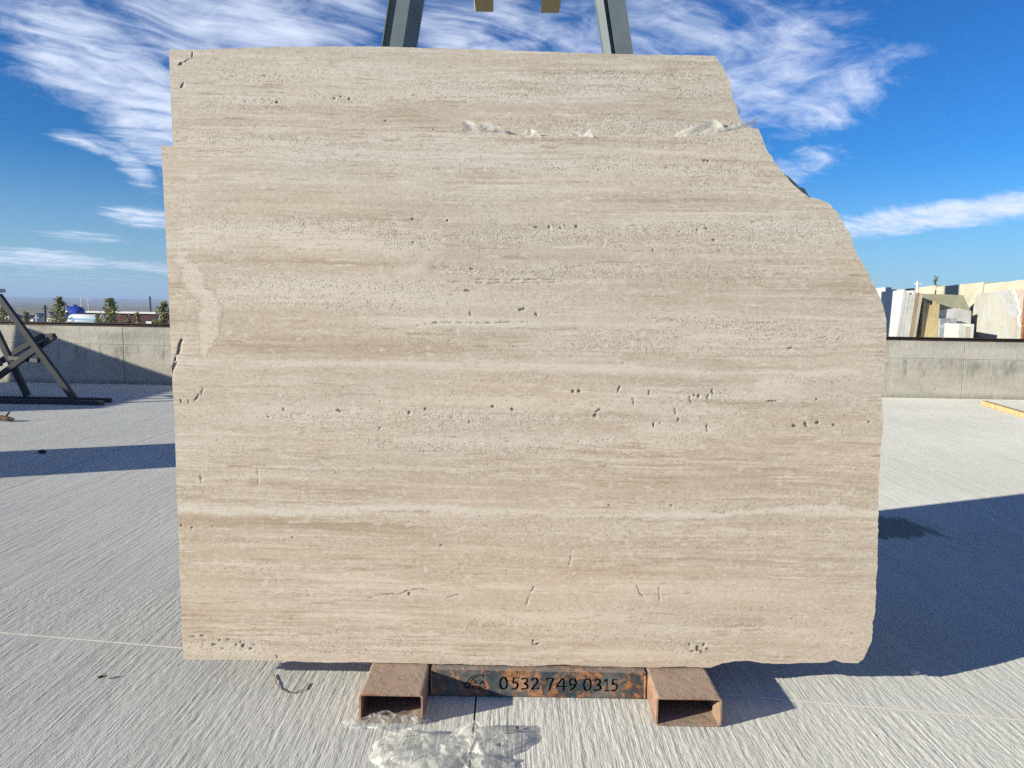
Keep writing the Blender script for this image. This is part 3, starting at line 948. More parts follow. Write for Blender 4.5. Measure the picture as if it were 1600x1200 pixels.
    col = lerp(col, np.array([.13, .10, .076]), (np.clip((dsh - .86) * 14, 0, 1) * np.clip(.12 + por * 1.1 - .1 * sk, 0, .8))[..., None])
    dsw = layers(S + 3, Tw, 300, 36, seed + 505)
    col = lerp(col, np.array([.53, .50, .455]), (np.clip((dsw - .80) * 10, 0, 1) * np.clip(.22 + por * .8, 0, .75))[..., None])
    speck = np.clip((sk - (1 - .085 * por - .004)) * 200, 0, 1) * (.35 + .65 * hash2(np.floor(S * 300), np.floor(T * 330), seed + 501))
    col = lerp(col, np.array([.085, .066, .050]), (speck * .85)[..., None])
    wk = hash2(np.floor(S * 260), np.floor(T * 330), seed + 502)
    col = lerp(col, np.array([.50, .47, .43]), (np.clip((wk - (1 - .22 * por)) * 200, 0, 1) * .55)[..., None])
    dk = np.clip(dep * 1.9 - .30, 0, 1)[..., None]
    col = lerp(col, np.array([.030, .022, .016]), dk * .95)  # cavity shade and dirt put into the colour, as the relief is shallow
    D = dep * .0028
    ca, sa = math.cos(rad(lean)), math.sin(rad(lean))
    nv = len(v)
    front = np.stack([S, D, T], -1).reshape(-1, 3)
    # rim goes round the boundary once, then to the back
    idx = np.arange(nv * nu).reshape(nv, nu)
    loop = np.r_[idx[0, :], idx[1:, -1], idx[-1, -2::-1], idx[-2:0:-1, 0]]
    rim = front[loop].copy()
    back = rim.copy()
    cen = rim.mean(0)
    rj = (fbm(np.arange(len(loop)) * .11, np.arange(len(loop)) * 0.0, seed + 300, 3) - .5) * .008
    nrm = rim - cen
    nrm[:, 1] = 0
    nrm /= np.linalg.norm(nrm, axis=1)[:, None]
    mid = rim + nrm * (rj[:, None]) * .5
    mid[:, 1] = thick * .5
    back = rim + nrm * rj[:, None]
    back[:, 1] = thick
    verts = np.r_[front, mid, back, rim]
    n0, n1 = len(front), len(front) + len(loop)
    n2 = n1 + len(loop)
    quads = np.stack([idx[:-1, :-1], idx[:-1, 1:], idx[1:, 1:], idx[1:, :-1]], -1).reshape(-1, 4)
    k = np.arange(len(loop))
    k2 = (k + 1) % len(loop)
    side1 = np.stack([n2 + k2, n2 + k, n0 + k, n0 + k2], -1)
    side2 = np.stack([n0 + k2, n0 + k, n1 + k, n1 + k2], -1)
    allq = np.r_[quads, side1, side2]
    me = bpy.data.meshes.new(name)
    nq = len(allq)
    nl = nq * 4 + len(loop)
    me.vertices.add(len(verts))
    me.vertices.foreach_set('co', verts.astype(np.float32).ravel())
    me.loops.add(nl)
    me.loops.foreach_set('vertex_index', np.r_[allq.ravel(), (n1 + k)[::-1]].astype(np.int32))
    me.polygons.add(nq + 1)
    me.polygons.foreach_set('loop_start', np.r_[np.arange(nq) * 4, nq * 4].astype(np.int32))
    me.update(calc_edges=True)
    sm = np.zeros(nq + 1, bool)
    sm[:len(quads)] = True
    me.polygons.foreach_set('use_smooth', sm)
    c4 = np.ones((len(verts), 4), np.float32)
    c4[:n0, :3] = col.reshape(-1, 3)
    c4[n0:n1, :3] = col.reshape(-1, 3)[loop] * .95
    c4[n1:n2, :3] = col.reshape(-1, 3)[loop] * .95
    c4[n2:, :3] = col.reshape(-1, 3)[loop] * .95
    at = me.attributes.new('stone', 'FLOAT_COLOR', 'POINT')
    at.data.foreach_set('color', c4.ravel())
    p1 = np.zeros(len(verts), np.float32)
    p1[:n0] = por.reshape(-1)
    at = me.attributes.new('pore', 'FLOAT', 'POINT')
    at.data.foreach_set('value', p1)
    o = link(name, me, STONE)
    o.location = (0, y0, .1015)
    o.rotation_euler = (-rad(lean), 0, 0)
    tag(o, lab, 'stone slab', group)
    return o


left = [(-1.183,0.002),(-1.196,0.311),(-1.208,0.639),(-1.217,0.917),(-1.224,1.010),(-1.224,1.042),(-1.227,1.074),(-1.236,1.308),(-1.252,1.627),(-1.264,1.858)]
right = [(1.279,0.032),(1.302,0.049),(1.319,0.092),(1.328,0.115),(1.336,0.215),(1.336,0.543),(1.337,0.777),(1.336,1.054),(1.341,1.239),(1.337,1.284),(1.324,1.334),(1.292,1.403),(1.272,1.448),(1.241,1.493),(1.224,1.520),(1.203,1.579),(1.174,1.624),(1.146,1.669),(1.117,1.695),(1.085,1.708),(1.048,1.715),(1.020,1.734),(0.992,1.761),(0.959,1.797),(0.926,1.832),(0.897,1.868),(0.887,1.899),(0.873,1.926),(0.861,1.953)]
bottom = [(-1.183,0.002),(-1.010,0.005),(-0.823,0.004),(-0.636,0.000),(-0.450,0.003),(-0.263,0.002),(-0.076,0.001),(0.088,0.001),(0.205,0.008),(0.345,0.003),(0.485,0.003),(0.626,0.006),(0.742,0.008),(0.784,0.025),(0.835,0.033),(0.882,0.034),(0.929,0.028),(0.987,0.024),(1.069,0.030),(1.162,0.032),(1.192,0.044),(1.228,0.033),(1.279,0.032)]
top = [(-1.264,1.858),(-1.154,1.853),(-1.052,1.850),(-0.881,1.851),(-0.767,1.866),(-0.607,1.883),(-0.517,1.904),(-0.426,1.917),(-0.243,1.929),(-0.107,1.925),(0.030,1.914),(0.212,1.915),(0.395,1.916),(0.577,1.921),(0.691,1.928),(0.758,1.944),(0.815,1.957),(0.861,1.953)]
slab1 = make_slab('travertine_slab', left, right, bottom, top, .0031, .021, 5, TAN, PALE, PORO, PIT, True,
                  lab='large beige travertine slab in front, broken in a curve at its upper right, on two rusty skids')
GRP = 'travertine slabs on the rack'
slab1['group'] = GRP
left2 = [(-1.185,-0.009),(-1.200,0.539),(-1.219,1.239),(-1.234,1.863),(-1.243,2.040),(-1.248,2.203)]
right2 = [(1.278,0.034),(1.303,0.347),(1.310,0.818),(1.282,1.283),(1.025,1.738),(0.977,1.774),(0.853,1.945),(0.810,1.985),(0.785,2.053),(0.763,2.120),(0.741,2.165),(0.707,2.214)]
bottom2 = [(-1.185,-0.009),(-0.218,0.001),(1.278,0.034)]
top2 = [(-1.248,2.203),(-1.166,2.204),(-1.063,2.209),(-0.891,2.218),(-0.662,2.224),(-0.479,2.228),(-0.296,2.224),(-0.112,2.223),(0.071,2.219),(0.300,2.216),(0.483,2.213),(0.598,2.217),(0.707,2.214)]
vd = np.r_[np.linspace(0, .79, 60)[:-1], np.linspace(.79, 1, 170)]
slab2 = make_slab('travertine_slab', left2, right2, bottom2, top2, .0031, .021, 5, TAN, PALE, POROTOP, PITTOP, False, vdens=vd, y0=2.716,
                  lab='taller beige travertine slab right behind the front one, its top edge showing above it', group=GRP)
# third slab of the bundle shows only as dark fragments along the broken edge; two more lean on the far side
left3 = [(-1.180,-0.009),(-1.230,2.154)]
right3 = [(1.267,0.034),(1.263,0.817),(1.268,1.352),(1.299,1.406),(1.305,1.422),(1.270,1.431),(1.240,1.492),(1.235,1.522),(1.187,1.576),(1.071,1.725),(1.061,1.753),(1.033,1.759),(1.005,1.784),(0.958,1.819),(0.896,1.873),(0.823,1.954),(0.763,2.030),(0.719,2.110),(0.667,2.186)]
bottom3 = [(-1.180,-0.009),(1.267,0.034)]
top3 = [(-1.230,2.154),(0.690,2.187)]
make_slab('travertine_slab', left3, right3, bottom3, top3, .02, .021, 33, [], [], [], [], False, y0=2.744,
          lab='travertine slab third from the front, showing only dark broken bits at the right edge', group=GRP)
for k, yy in enumerate((3.70, 3.74)):
    o = make_slab('travertine_slab', [(-1.2 - .03 * k, 0), (-1.2 - .03 * k, 1.9)], [(1.28, 0), (1.2, 1.2), (1.0, 1.9)], [(-1.2 - .03 * k, 0), (1.28, 0)], [(-1.2 - .03 * k, 1.9), (1.0, 1.9)],
                  .03, .021, 41 + k, [], [], [], [], False, y0=yy, lean=-3.5,
                  lab=['travertine slab leaning on the far side of the rack, next to the posts', 'outermost travertine slab on the far side of the rack'][k], group=GRP)

# ------------------------------------------------------------------ slab rack
rack = tag(empty('slab_rack', (.115, 3.1, 0)), 'rusty steel slab rack with two hollow skids and a stencilled crossbar', 'rack')
RX, RY = .115, 3.1


def rrect(wd, ht, r, n=3):
    pts = []
    for cx, cy, a0 in ((wd / 2 - r, ht / 2 - r, 0), (-wd / 2 + r, ht / 2 - r, 90), (-wd / 2 + r, -ht / 2 + r, 180), (wd / 2 - r, -ht / 2 + r, 270)):
        for k in range(n + 1):
            a = rad(a0 + 90 * k / n)
            pts.append((cx + r * math.cos(a), cy + r * math.sin(a)))
    return pts


def hollow(name, x, y0, y1, wd, ht, th, mat, parent):
    bm = bmesh.new()
    o = rrect(wd, ht, .010)
    i = rrect(wd - 2 * th, ht - 2 * th, .005)
    n = len(o)
    R = [[bm.verts.new((x + a, y, ht / 2 + b + .001)) for a, b in pl] for y in (y0, y1) for pl in (o, i)]
    of, inf, ob, ib = R
    for k in range(n):
        q = (k + 1) % n
        bm.faces.new((of[k], of[q], ob[q], ob[k]))
        bm.faces.new((inf[q], inf[k], ib[k], ib[q]))
        bm.faces.new((of[q], of[k], inf[k], inf[q]))
        bm.faces.new((ob[k], ob[q], ib[q], ib[k]))
    return link(name, bm_mesh(bm, name), mat, parent)


hollow('skid', -.389 - RX, 2.468 - RY, 4.0 - RY, .214, .0995, .006, SKIDM, rack)
hollow('skid', .618 - RX, 2.478 - RY, 4.0 - RY, .222, .0995, .006, SKIDM, rack)

# stencilled crossbar: hollow bar whose front plate is pierced by the figures and an emblem
GLY = {
    '0': [[(.5, 1), (.28, .92), (.14, .7), (.12, .5), (.14, .3), (.28, .08), (.44, .0)], [(.56, 0), (.72, .08), (.86, .3), (.88, .5), (.86, .7), (.72, .92), (.58, 1)]],
    '5': [[(.86, 1), (.34, 1)], [(.34, .97), (.26, .56)], [(.30, .56), (.5, .62), (.72, .55), (.82, .36), (.72, .12), (.5, .01), (.22, .04)]],
    '3': [[(.2, .9), (.45, 1), (.7, .93), (.76, .76), (.62, .58), (.42, .53)], [(.46, .5), (.72, .42), (.84, .26), (.7, .07), (.45, 0), (.18, .06)]],
    '2': [[(.18, .82), (.3, .96), (.55, 1), (.76, .88), (.78, .68), (.62, .45), (.36, .2), (.2, .04)], [(.26, .02), (.86, .02), (.9, .14)]],
    '7': [[(.14, .84), (.16, .98), (.84, .98)], [(.84, .94), (.62, .55), (.44, .0)]],
    '4': [[(.56, 1), (.26, .64), (.0, .34)], [(.02, .28), (.58, .28)], [(.76, .98), (.76, .0)], [(.84, .28), (1.0, .28)]],
    '9': [[(.6, .44), (.36, .42), (.18, .56), (.2, .82), (.42, 1), (.6, 1)], [(.68, .96), (.84, .8), (.86, .6), (.76, .34), (.55, .12), (.3, .0)]],
    '1': [[(.26, .84), (.52, 1)], [(.54, .96), (.54, .04)], [(.34, .0), (.74, .0)]],
}


def stroke_mask(GX, GZ, pts, nib, hair):
    m = np.zeros(GX.shape, bool)
    for (x0, z0), (x1, z1) in zip(pts, pts[1:]):
        n = max(2, int(math.hypot(x1 - x0, z1 - z0) / .0006))
        for k in range(n + 1):
            cx, cz = x0 + (x1 - x0) * k / n, z0 + (z1 - z0) * k / n
            m |= ((np.abs(GX - cx) < nib) & (np.abs(GZ - cz) < hair))
    return m


x0, x1, z0, z1 = -.275, .502, .0035, .0955
cs = .00165
nx, nz = int((x1 - x0) / cs), int((z1 - z0) / cs)
gx = np.linspace(x0, x1, nx + 1)
gz = np.linspace(z0, z1, nz + 1)
CX, CZm = np.meshgrid((gx[:-1] + gx[1:]) / 2, (gz[:-1] + gz[1:]) / 2)
hole = np.zeros(CX.shape, bool)
txt = [('0', .0), ('5', 1.32), ('3', 2.46), ('2', 3.6), ('7', 5.35), ('4', 6.65), ('9', 7.95), ('0', 9.65), ('3', 10.85), ('1', 11.85), ('5', 12.75)]
tx0, tw, tz, th = -.028, .0335, .030, .043
tsc = .432 / 13.75
for ch, off in txt:
    for pl in GLY[ch]:
        pp = [(tx0 + off * tsc + a * tw, tz + b * th) for a, b in pl]
        hole |= stroke_mask(CX, CZm, pp, .0032, .0030)
# emblem: two swooping arcs over a toothed wheel, two letters and a broken underline
ex, ez = -.143, .022
EM = [[(.0, .30), (.06, .55), (.2, .78), (.42, .96), (.62, 1.02)], [(.12, .34), (.2, .56), (.36, .76), (.58, .90), (.80, .96), (.74, .82)],
      [(-.1, .2), (-.02, .36), (.1, .3), (.12, .12), (.0, .02), (-.12, .1)], [(-.2, .3), (-.14, .26)], [(.2, .3), (.26, .34)],
      [(.38, .52), (.38, .26)], [(.42, .5), (.56, .5)], [(.42, .38), (.52, .38)], [(.64, .26), (.72, .52)], [(.76, .5), (.84, .26)],
      [(-.16, -.04), (.1, -.04)], [(.2, .08), (.3, .0)], [(.34, .1), (.5, .1)], [(.56, .08), (.66, -.02)], [(.72, .1), (.88, .1), (.88, -.02)], [(.3, -.12), (.6, -.12)]]
for pl in EM:
    hole |= stroke_mask(CX, CZm, [(ex + a * .075, ez + .012 + b * .048) for a, b in pl], .0022, .0018)
bm = bmesh.new()
vg = {}


def gv(i, j):
    if (i, j) not in vg:
        vg[(i, j)] = bm.verts.new((gx[i] - RX, 2.655 - RY, gz[j]))
    return vg[(i, j)]


# plain columns are merged into tall quads, pierced ones stay fine
for i in range(nx):
    col = hole[:, i] | (hole[:, i - 1] if i else False) | (hole[:, min(nx - 1, i + 1)])
    if not col.any() and 0 < i < nx - 1 and False:
        bm.faces.new((gv(i, 0), gv(i + 1, 0), gv(i + 1, nz), gv(i, nz)))
        continue
    for j in range(nz):
        if not hole[j, i]:
            bm.faces.new((gv(i, j), gv(i + 1, j), gv(i + 1, j + 1), gv(i, j + 1)))
ext = bmesh.ops.extrude_face_region(bm, geom=bm.faces[:])
for v in ext['geom']:
    if isinstance(v, bmesh.types.BMVert):
        v.co.y += .005
cb = link('crossbar', bm_mesh(bm, 'crossbar'), RACKM, rack)
tag(cb, 'dark rusty bar pierced with the number 0532 749 0315 and an emblem')
box('bar_top', ((x0 + x1) / 2 - RX, 2.705 - RY, .0972), (x1 - x0 - .002, .1, .0036), RACKM, cb)
for xw in (x0 + .002, x1 - .002):
    bm = bmesh.new()
    add_tube(bm, [(xw - RX + .0012 * math.sin(k * 2.3), 2.653 - RY, .006 + .0075 * k) for k in range(12)], [.0042 + .0012 * math.sin(k * 1.9) for k in range(12)], 7)
    link('weld_bead', bm_mesh(bm, 'weld_bead', True), SKIDM, cb)
box('bar_back', ((x0 + x1) / 2 - RX, 2.753 - RY, .05), (x1 - x0 - .002, .004, .088), DARKSTEEL, cb)
box('bar_floor', ((x0 + x1) / 2 - RX, 2.705 - RY, .0048), (x1 - x0 - .002, .088, .003), DARKSTEEL, cb)
box('crossbar', (.113 - RX, 3.85 - RY, .05), (.775, .066, .075), RACKM, rack)
for x in (-.389, .618):
    bar('post', (x - RX, 2.84 - RY, .1), (x - RX, 2.945 - RY, 1.75), .07, .05, DARKSTEEL, rack)
    bar('post', (x - RX, 3.62 - RY, .1), (x - RX, 3.50 - RY, 1.75), .07, .05, DARKSTEEL, rack)
    bar('tie', (x - RX, 2.93 - RY, 1.6), (x - RX, 3.53 - RY, 1.6), .05, .05, DARKSTEEL, rack)
for y in (2.918, 3.53):
    bar('ledger', (-.389 - RX, y - RY, 1.45), (.618 - RX, y - RY, 1.45), .04, .06, DARKSTEEL, rack)

# ------------------------------------------------------------------ plastic film
def film(name, verts, faces, lab, group, sub=1):
    me = bpy.data.meshes.new(name)
    me.from_pydata(verts, [], faces)
    for p in me.polygons:
        p.use_smooth = True
    o = link(name, me, FILM)
    tag(o, lab, 'plastic film', group)
    return o


def crumple(name, outline_c, rx, ry, ht, seed, lab, ang=0, n=84, group='crumpled plastic film'):
    """a crumpled sheet lying on the floor: folded height field with a ragged outline"""
    g = np.linspace(-1, 1, n)
    GX, GY = np.meshgrid(g, g)
    r = np.sqrt(GX ** 2 + GY ** 2)
    th = np.arctan2(GY, GX)
    mx = np.maximum(np.abs(GX), np.abs(GY)) / np.maximum(r, 1e-6)
    r2 = r * mx ** .0 * np.maximum(np.abs(GX), np.abs(GY)) / np.maximum(r, 1e-6)
    lob = .72 + .55 * fbm(np.cos(th) * 1.3 + 5, np.sin(th) * 1.3 + 5, seed, 4)
    PX, PY = np.cos(th) * r2 * lob * rx, np.sin(th) * r2 * lob * ry
    rot = PX * .8 + PY * .6
    f1 = np.clip(1 - np.abs(fbm(PX * 8 + 3, PY * 8, seed + 5, 2) - .5) * 7, 0, 1)
    f2 = np.clip(1 - np.abs(fbm(rot * 26, (PY - PX) * 11 + 4, seed + 7, 2) - .5) * 6, 0, 1)
    f3 = np.clip(1 - np.abs(fbm((PX - PY) * 34, rot * 16, seed + 8, 2) - .5) * 6, 0, 1)
    env = np.clip((1 - r2) * 2.0, 0, 1) ** .6
    body = fbm(PX * 9, PY * 9 + 2, seed + 6, 2)
    Zz = env * ht * (.10 + .95 * body + .26 * f1 + .14 * f2 + .06 * f3) + .003 + .006 * f2 * body
    PX = PX + (fbm(PX * 20, PY * 20, seed + 9, 3) - .5) * .05
    PY = PY + (fbm(PX * 20, PY * 20, seed + 11, 3) - .5) * .05
    ca, sa = math.cos(rad(ang)), math.sin(rad(ang))
    vs = [(x * ca - y * sa, x * sa + y * ca, z) for x, y, z in zip(PX.ravel(), PY.ravel(), Zz.ravel())]
    fc = [(j * n + i, j * n + i + 1, (j + 1) * n + i + 1, (j + 1) * n + i) for j in range(n - 1) for i in range(n - 1)]
    o = film(name, vs, fc, lab, group)
    o.location = (outline_c[0], outline_c[1], 0)
    return o


FC = [(-0.392,2.475),(-0.274,2.312),(-0.093,2.342),(-0.194,2.218)]
crumple('plastic_film', FC[0], .155, .050, .022, 3, 'strip of crumpled clear film lying at the mouth of the left skid', 6)
crumple('plastic_film', (FC[1][0] - .01, FC[1][1] - .02), .130, .12, .048, 8, 'largest crumpled heap of clear film on the ground in front of the left skid', 20)
crumple('plastic_film', FC[2], .095, .09, .05, 14, 'smaller crumpled film heap right of the large one on the ground', -30)
crumple('plastic_film', (FC[3][0] + .03, FC[3][1] - .02), .16, .09, .035, 21, 'flat crumpled film at the bottom edge of the picture between the two heaps', 5)


def flap(base, tips, seed, lab, nrm_off=.0):
    """small sheet clamped between the slabs, standing up from the front slab's edge"""
    n = 14
    b = resample(base, n)
    t = resample(tips, n)
    vs = []
    for j in range(7):
        f = j / 6
        for i in range(n):
            s = lerp(b[i, 0], t[i, 0], f)
            tt = lerp(b[i, 1], t[i, 1], f)
            y = -.004 - .012 * f - .022 * (vnoise(np.array([s * 70.0]), np.array([tt * 70.0]), seed)[0] - .35) * (f + .15)
            vs.append((s, y, tt))
    fc = [(j * n + i, j * n + i + 1, (j + 1) * n + i + 1, (j + 1) * n + i) for j in range(6) for i in range(n - 1)]
    o = film('plastic_film', vs, fc, lab, 'film caught between the slabs')
    o.data.materials[0] = FILMW
    o.location = (0, 2.711, .1015)
    o.rotation_euler = (-rad(3.5), 0, 0)
    return o


flap([(-0.209,1.913),(-0.165,1.914),(-0.096,1.915),(-0.015,1.910)], [(-0.202,1.931),(-0.186,1.968),(-0.142,1.951),(-0.099,1.958),(-0.062,1.943),(-0.015,1.916)], 4, 'leftmost small clear film scrap standing up between the slabs')
flap([(0.012,1.899),(0.054,1.899),(0.091,1.900)], [(0.021,1.915),(0.044,1.945),(0.072,1.927),(0.090,1.909)], 5, 'small pointed film scrap at mid-width between the slabs')
flap([(0.187,1.902),(0.226,1.902),(0.272,1.903)], [(0.191,1.922),(0.225,1.936),(0.258,1.944),(0.272,1.912)], 6, 'small rounded film scrap right of mid-width between the slabs')
flap([(0.559,1.908),(0.640,1.914),(0.720,1.927),(0.788,1.948),(0.848,1.954)], [(0.570,1.936),(0.627,1.959),(0.662,1.960),(0.700,1.992),(0.738,1.952),(0.788,1.971),(0.838,1.981),(0.858,2.000)], 7, 'wide clear film scrap at the right end of the upper slab edge')
def edge_film(pl_in, pl_out, seed, lab, yb):
    n = 12
    b, t = resample(pl_in, n), resample(pl_out, n)
    vs = []
    for j in range(5):
        f = j / 4
        for i in range(n):
            s, tt = lerp(b[i, 0], t[i, 0], f), lerp(b[i, 1], t[i, 1], f)
            vs.append((s, .02 * (vnoise(np.array([s * 40.0]), np.array([tt * 40.0]), seed)[0] - .5), tt))
    fc = [(j * n + i, j * n + i + 1, (j + 1) * n + i + 1, (j + 1) * n + i) for j in range(4) for i in range(n - 1)]
    o = film('plastic_film', vs, fc, lab, 'film hanging off the broken edge')
    o.location = (0, yb, .1015)
    o.rotation_euler = (-rad(3.5), 0, 0)
    return o


edge_film([(0.725,2.176),(0.750,2.097),(0.774,2.030),(0.805,1.990)], [(0.752,2.161),(0.777,2.120),(0.789,2.080),(0.818,2.040)], 3, 'thin clear film hanging off the upper right edge of the taller slab', 2.765)
edge_film([(0.871,1.941),(0.896,1.882),(0.934,1.837)], [(0.900,1.914),(0.919,1.882),(0.962,1.824)], 9, 'thin clear film hanging off the broken edge lower down beside the sky', 2.765)

# ------------------------------------------------------------------ things lying on the yard
PL = [(7.506,12.135),(7.067,9.994)]
pk = tag(empty('timber_plank', (PL[0][0], PL[0][1], 0)), 'pale yellow timber plank lying on the yard near the far wall at right', 'plank')
pd = Vector((PL[1][0] - PL[0][0], PL[1][1] - PL[0][1], 0))
bm = bmesh.new()
pd2 = pd.normalized() * 2.6
add_bar(bm, Vector((0, 0, .036)), pd2 + Vector((0, 0, .036)), .10, .07, .004)
b1 = link('board', bm_mesh(bm, 'board'), WOOD, pk)
TWP = [(-5.996,8.778),(-5.732,8.759)]
bm = bmesh.new()
a = Vector((TWP[0][0], TWP[0][1], .03))
b = Vector((TWP[1][0], TWP[1][1], .03))
add_tube(bm, [a, a.lerp(b, .4) + Vector((0, .02, .01)), a.lerp(b, .75), b], [.032, .03, .028, .012], 7)
add_tube(bm, [a.lerp(b, .55), a.lerp(b, .72) + Vector((0, .05, .09))], [.018, .006], 6)
o = tag(link('branch', bm_mesh(bm, 'branch'), TWIG), 'short brown broken branch on the yard at the left edge of the picture', 'branch')
WR = [(-0.885,2.794),(-0.860,2.735),(-0.833,2.688),(-0.796,2.656),(-0.764,2.657),(-0.743,2.681),(-0.737,2.730)]
WIRE = simple('red_brown_wire', (.22, .10, .07), .2, 40, .6, .3)
bm = bmesh.new()
add_tube(bm, [(x, y, .0016 + .001 * (k % 2)) for k, (x, y) in enumerate(WR)], .0016, 6)
tag(link('bent_wire', bm_mesh(bm, 'bent_wire'), WIRE), 'thin reddish bent wire curl on the ground under the slab', 'wire')
LV = [(-1.506,2.736),(0.037,2.437),(1.597,2.891),(-4.311,6.963),(-0.021,2.341)]
labs = ['curled dry brown leaf on the ground at lower left', 'tiny brown dry leaf on the ground between the skids', 'pale chip of stone at the edge of the slab shadow',
        'small dark pebble in the long shadow band at left', 'small dark pebble beside the film heap']
LEAFM = simple('dry_leaf', (.12, .085, .06), .3, 60, .8, .2)
CHIPM = simple('stone_chip', (.55, .5, .42), .2, 60, .8, .2)
PEBM = simple('dark_pebble', (.03, .03, .032), .2, 60, .7, .3)
for k, ((x, y), lb) in enumerate(zip(LV, labs)):
    bm = bmesh.new()
    if k < 2:
        n = 7
        L = (.030, .014)[k]
        rows = []
        for i in range(n):
            f = i / (n - 1)
            wd = L * .28 * math.sin(math.pi * min(1, f * .95 + .03)) + .0006
            zc = .003 + .012 * (L / .05) * abs(f - .45)
            rows.append([bm.verts.new((L * (f - .5), -wd, zc + .006)), bm.verts.new((L * (f - .5), 0, zc)), bm.verts.new((L * (f - .5), wd, zc + .007))])
        for r0, r1 in zip(rows, rows[1:]):
            for q in range(2):
                bm.faces.new((r0[q], r1[q], r1[q + 1], r0[q + 1]))
        bmesh.ops.rotate(bm, verts=bm.verts, cent=(0, 0, 0), matrix=Matrix.Rotation(.6 + k, 3, 'Z'))
        ob = tag(link('dry_leaf', bm_mesh(bm, 'dry_leaf', True), LEAFM), lb, 'leaf')
    else:
        bmesh.ops.create_icosphere(bm, subdivisions=2, radius=1)
        sz = (.016, .03, .007)[k - 2]
        for v in bm.verts:
            d = 1 + .35 * (random.random() - .5)
            v.co = Vector((v.co.x * sz * 1.3 * d, v.co.y * sz * d, (v.co.z * .6 + .5) * sz * d))
        ob = tag(link('stone_chip' if k == 2 else 'pebble', bm_mesh(bm, 'pebble'), CHIPM if k == 2 else PEBM), lb, 'stone chip' if k == 2 else 'pebble')
    ob.location = (x, y, .0005)

# ------------------------------------------------------------------ steel trestle by the left edge
tr = tag(empty('steel_trestle', (-6.6, 10.4, 0)), 'dark steel trestle of crossed bars on a floor rail at the left edge', 'trestle')
O = Vector((-6.6, 10.4, 0))


def tb(name, a, b, wd=.09, hg=.09):
    return bar(name, Vector(a) - O, Vector(b) - O, wd, hg, DARKSTEEL, tr, .006)


TA = [(-6.877,10.350,1.408),(-5.932,10.350,0.068),(-7.506,11.000,1.650),(-6.859,11.000,-0.007),(-7.573,10.450,-0.515),(-6.226,10.450,0.927),(-8.072,11.050,-0.072),(-6.694,11.050,0.898),(-7.087,10.980,0.592),(-6.409,10.440,0.585)]
tb('rail', (-8.6, 10.33, .03), (-5.53, 10.33, .03), .07, .06)
tb('rail', (-8.6, 10.62, .03), (-5.58, 10.62, .03), .07, .06)
tb('long_leg', (TA[0][0] - .03, 10.35, TA[0][2] + .05), (TA[1][0], 10.35, .06), .068, .08)
tb('long_leg', (TA[2][0], 10.72, TA[2][2]), (TA[3][0] + .05, 10.72, .06), .068, .08)
tb('short_leg', (TA[4][0] + .15, 10.45, .06), (TA[5][0], 10.45, TA[5][2]), .066, .075)
tb('short_leg', (TA[6][0], 10.95, max(.06, TA[6][2])), (TA[7][0], 10.95, TA[7][2]), .066, .075)
tb('top_bar', (TA[5][0], 10.42, TA[5][2]), (TA[7][0] + .02, 11.0, TA[7][2]), .05, .06)
tb('tie_bar', (TA[8][0], 10.74, TA[8][2]), (TA[9][0], 10.37, TA[9][2]), .05, .06)
tb('tie_bar', (-8.0, 10.5, .52), (-7.0, 10.5, .52), .05, .06)
bm = bmesh.new()
add_box(bm, (TA[0][0] - .05 - O.x, -.05, TA[0][2] + .11), (.17, .13, .05), None, .006)
link('highlight_block', bm_mesh(bm, 'highlight_block'), simple('highlight_grey', (.35, .34, .36), .1, 20), tr)  # pale block added for the highlight at the leg's top

# slabs standing out of view on the left: their shadows cross the yard and climb the wall
OUTST = rough_stone('grey_travertine', (.40, .36, .30), (.52, .47, .40), None, 3.0)


def slab_piece(name, corners, thick, nrm, mat, parent=None, jag=.0, seed=1):
    """slab from an outline (3-D points), extruded along nrm, edges slightly broken"""
    rnd = random.Random(seed)
    pts = []
    n = len(corners)
    for k in range(n):
        a, b = Vector(corners[k]), Vector(corners[(k + 1) % n])
        m = max(1, int((b - a).length / .22)) if jag else 1
        for i in range(m):
            p = a.lerp(b, i / m)
            if i and jag:
                p += Vector((rnd.uniform(-1, 1), rnd.uniform(-1, 1), rnd.uniform(-1, 1))) * jag
            pts.append(p)
    bm = bmesh.new()
    nn = Vector(nrm).normalized() * thick
    A = [bm.verts.new(p) for p in pts]
    B = [bm.verts.new(p + nn) for p in pts]
    bm.faces.new(A)
    bm.faces.new(B[::-1])
    for k in range(len(pts)):
        q = (k + 1) % len(pts)
        bm.faces.new((A[q], A[k], B[k], B[q]))
    return link(name, bm_mesh(bm, name), mat, parent)


def out_slab(x, ya, yb, h, lab, tilt=.03):
    o = slab_piece('stone_slab', [(0, 0, .0), (0, yb - ya, .0), (h * tilt, yb - ya - .12, h), (h * tilt, 0, h)], .06, (1, 0, 0), OUTST)
    o.location = (x, ya, .001)
    tag(o, lab, 'stone slab', 'slabs standing to the left of the view')


out_slab(-11.7, 7.25, 11.75, 2.02, 'far stone slab standing left of the trestle, casting the shadow on the wall')
out_slab(-6.6, 4.85, 6.22, 2.25, 'near stone slab standing at left, casting the long band of shadow')

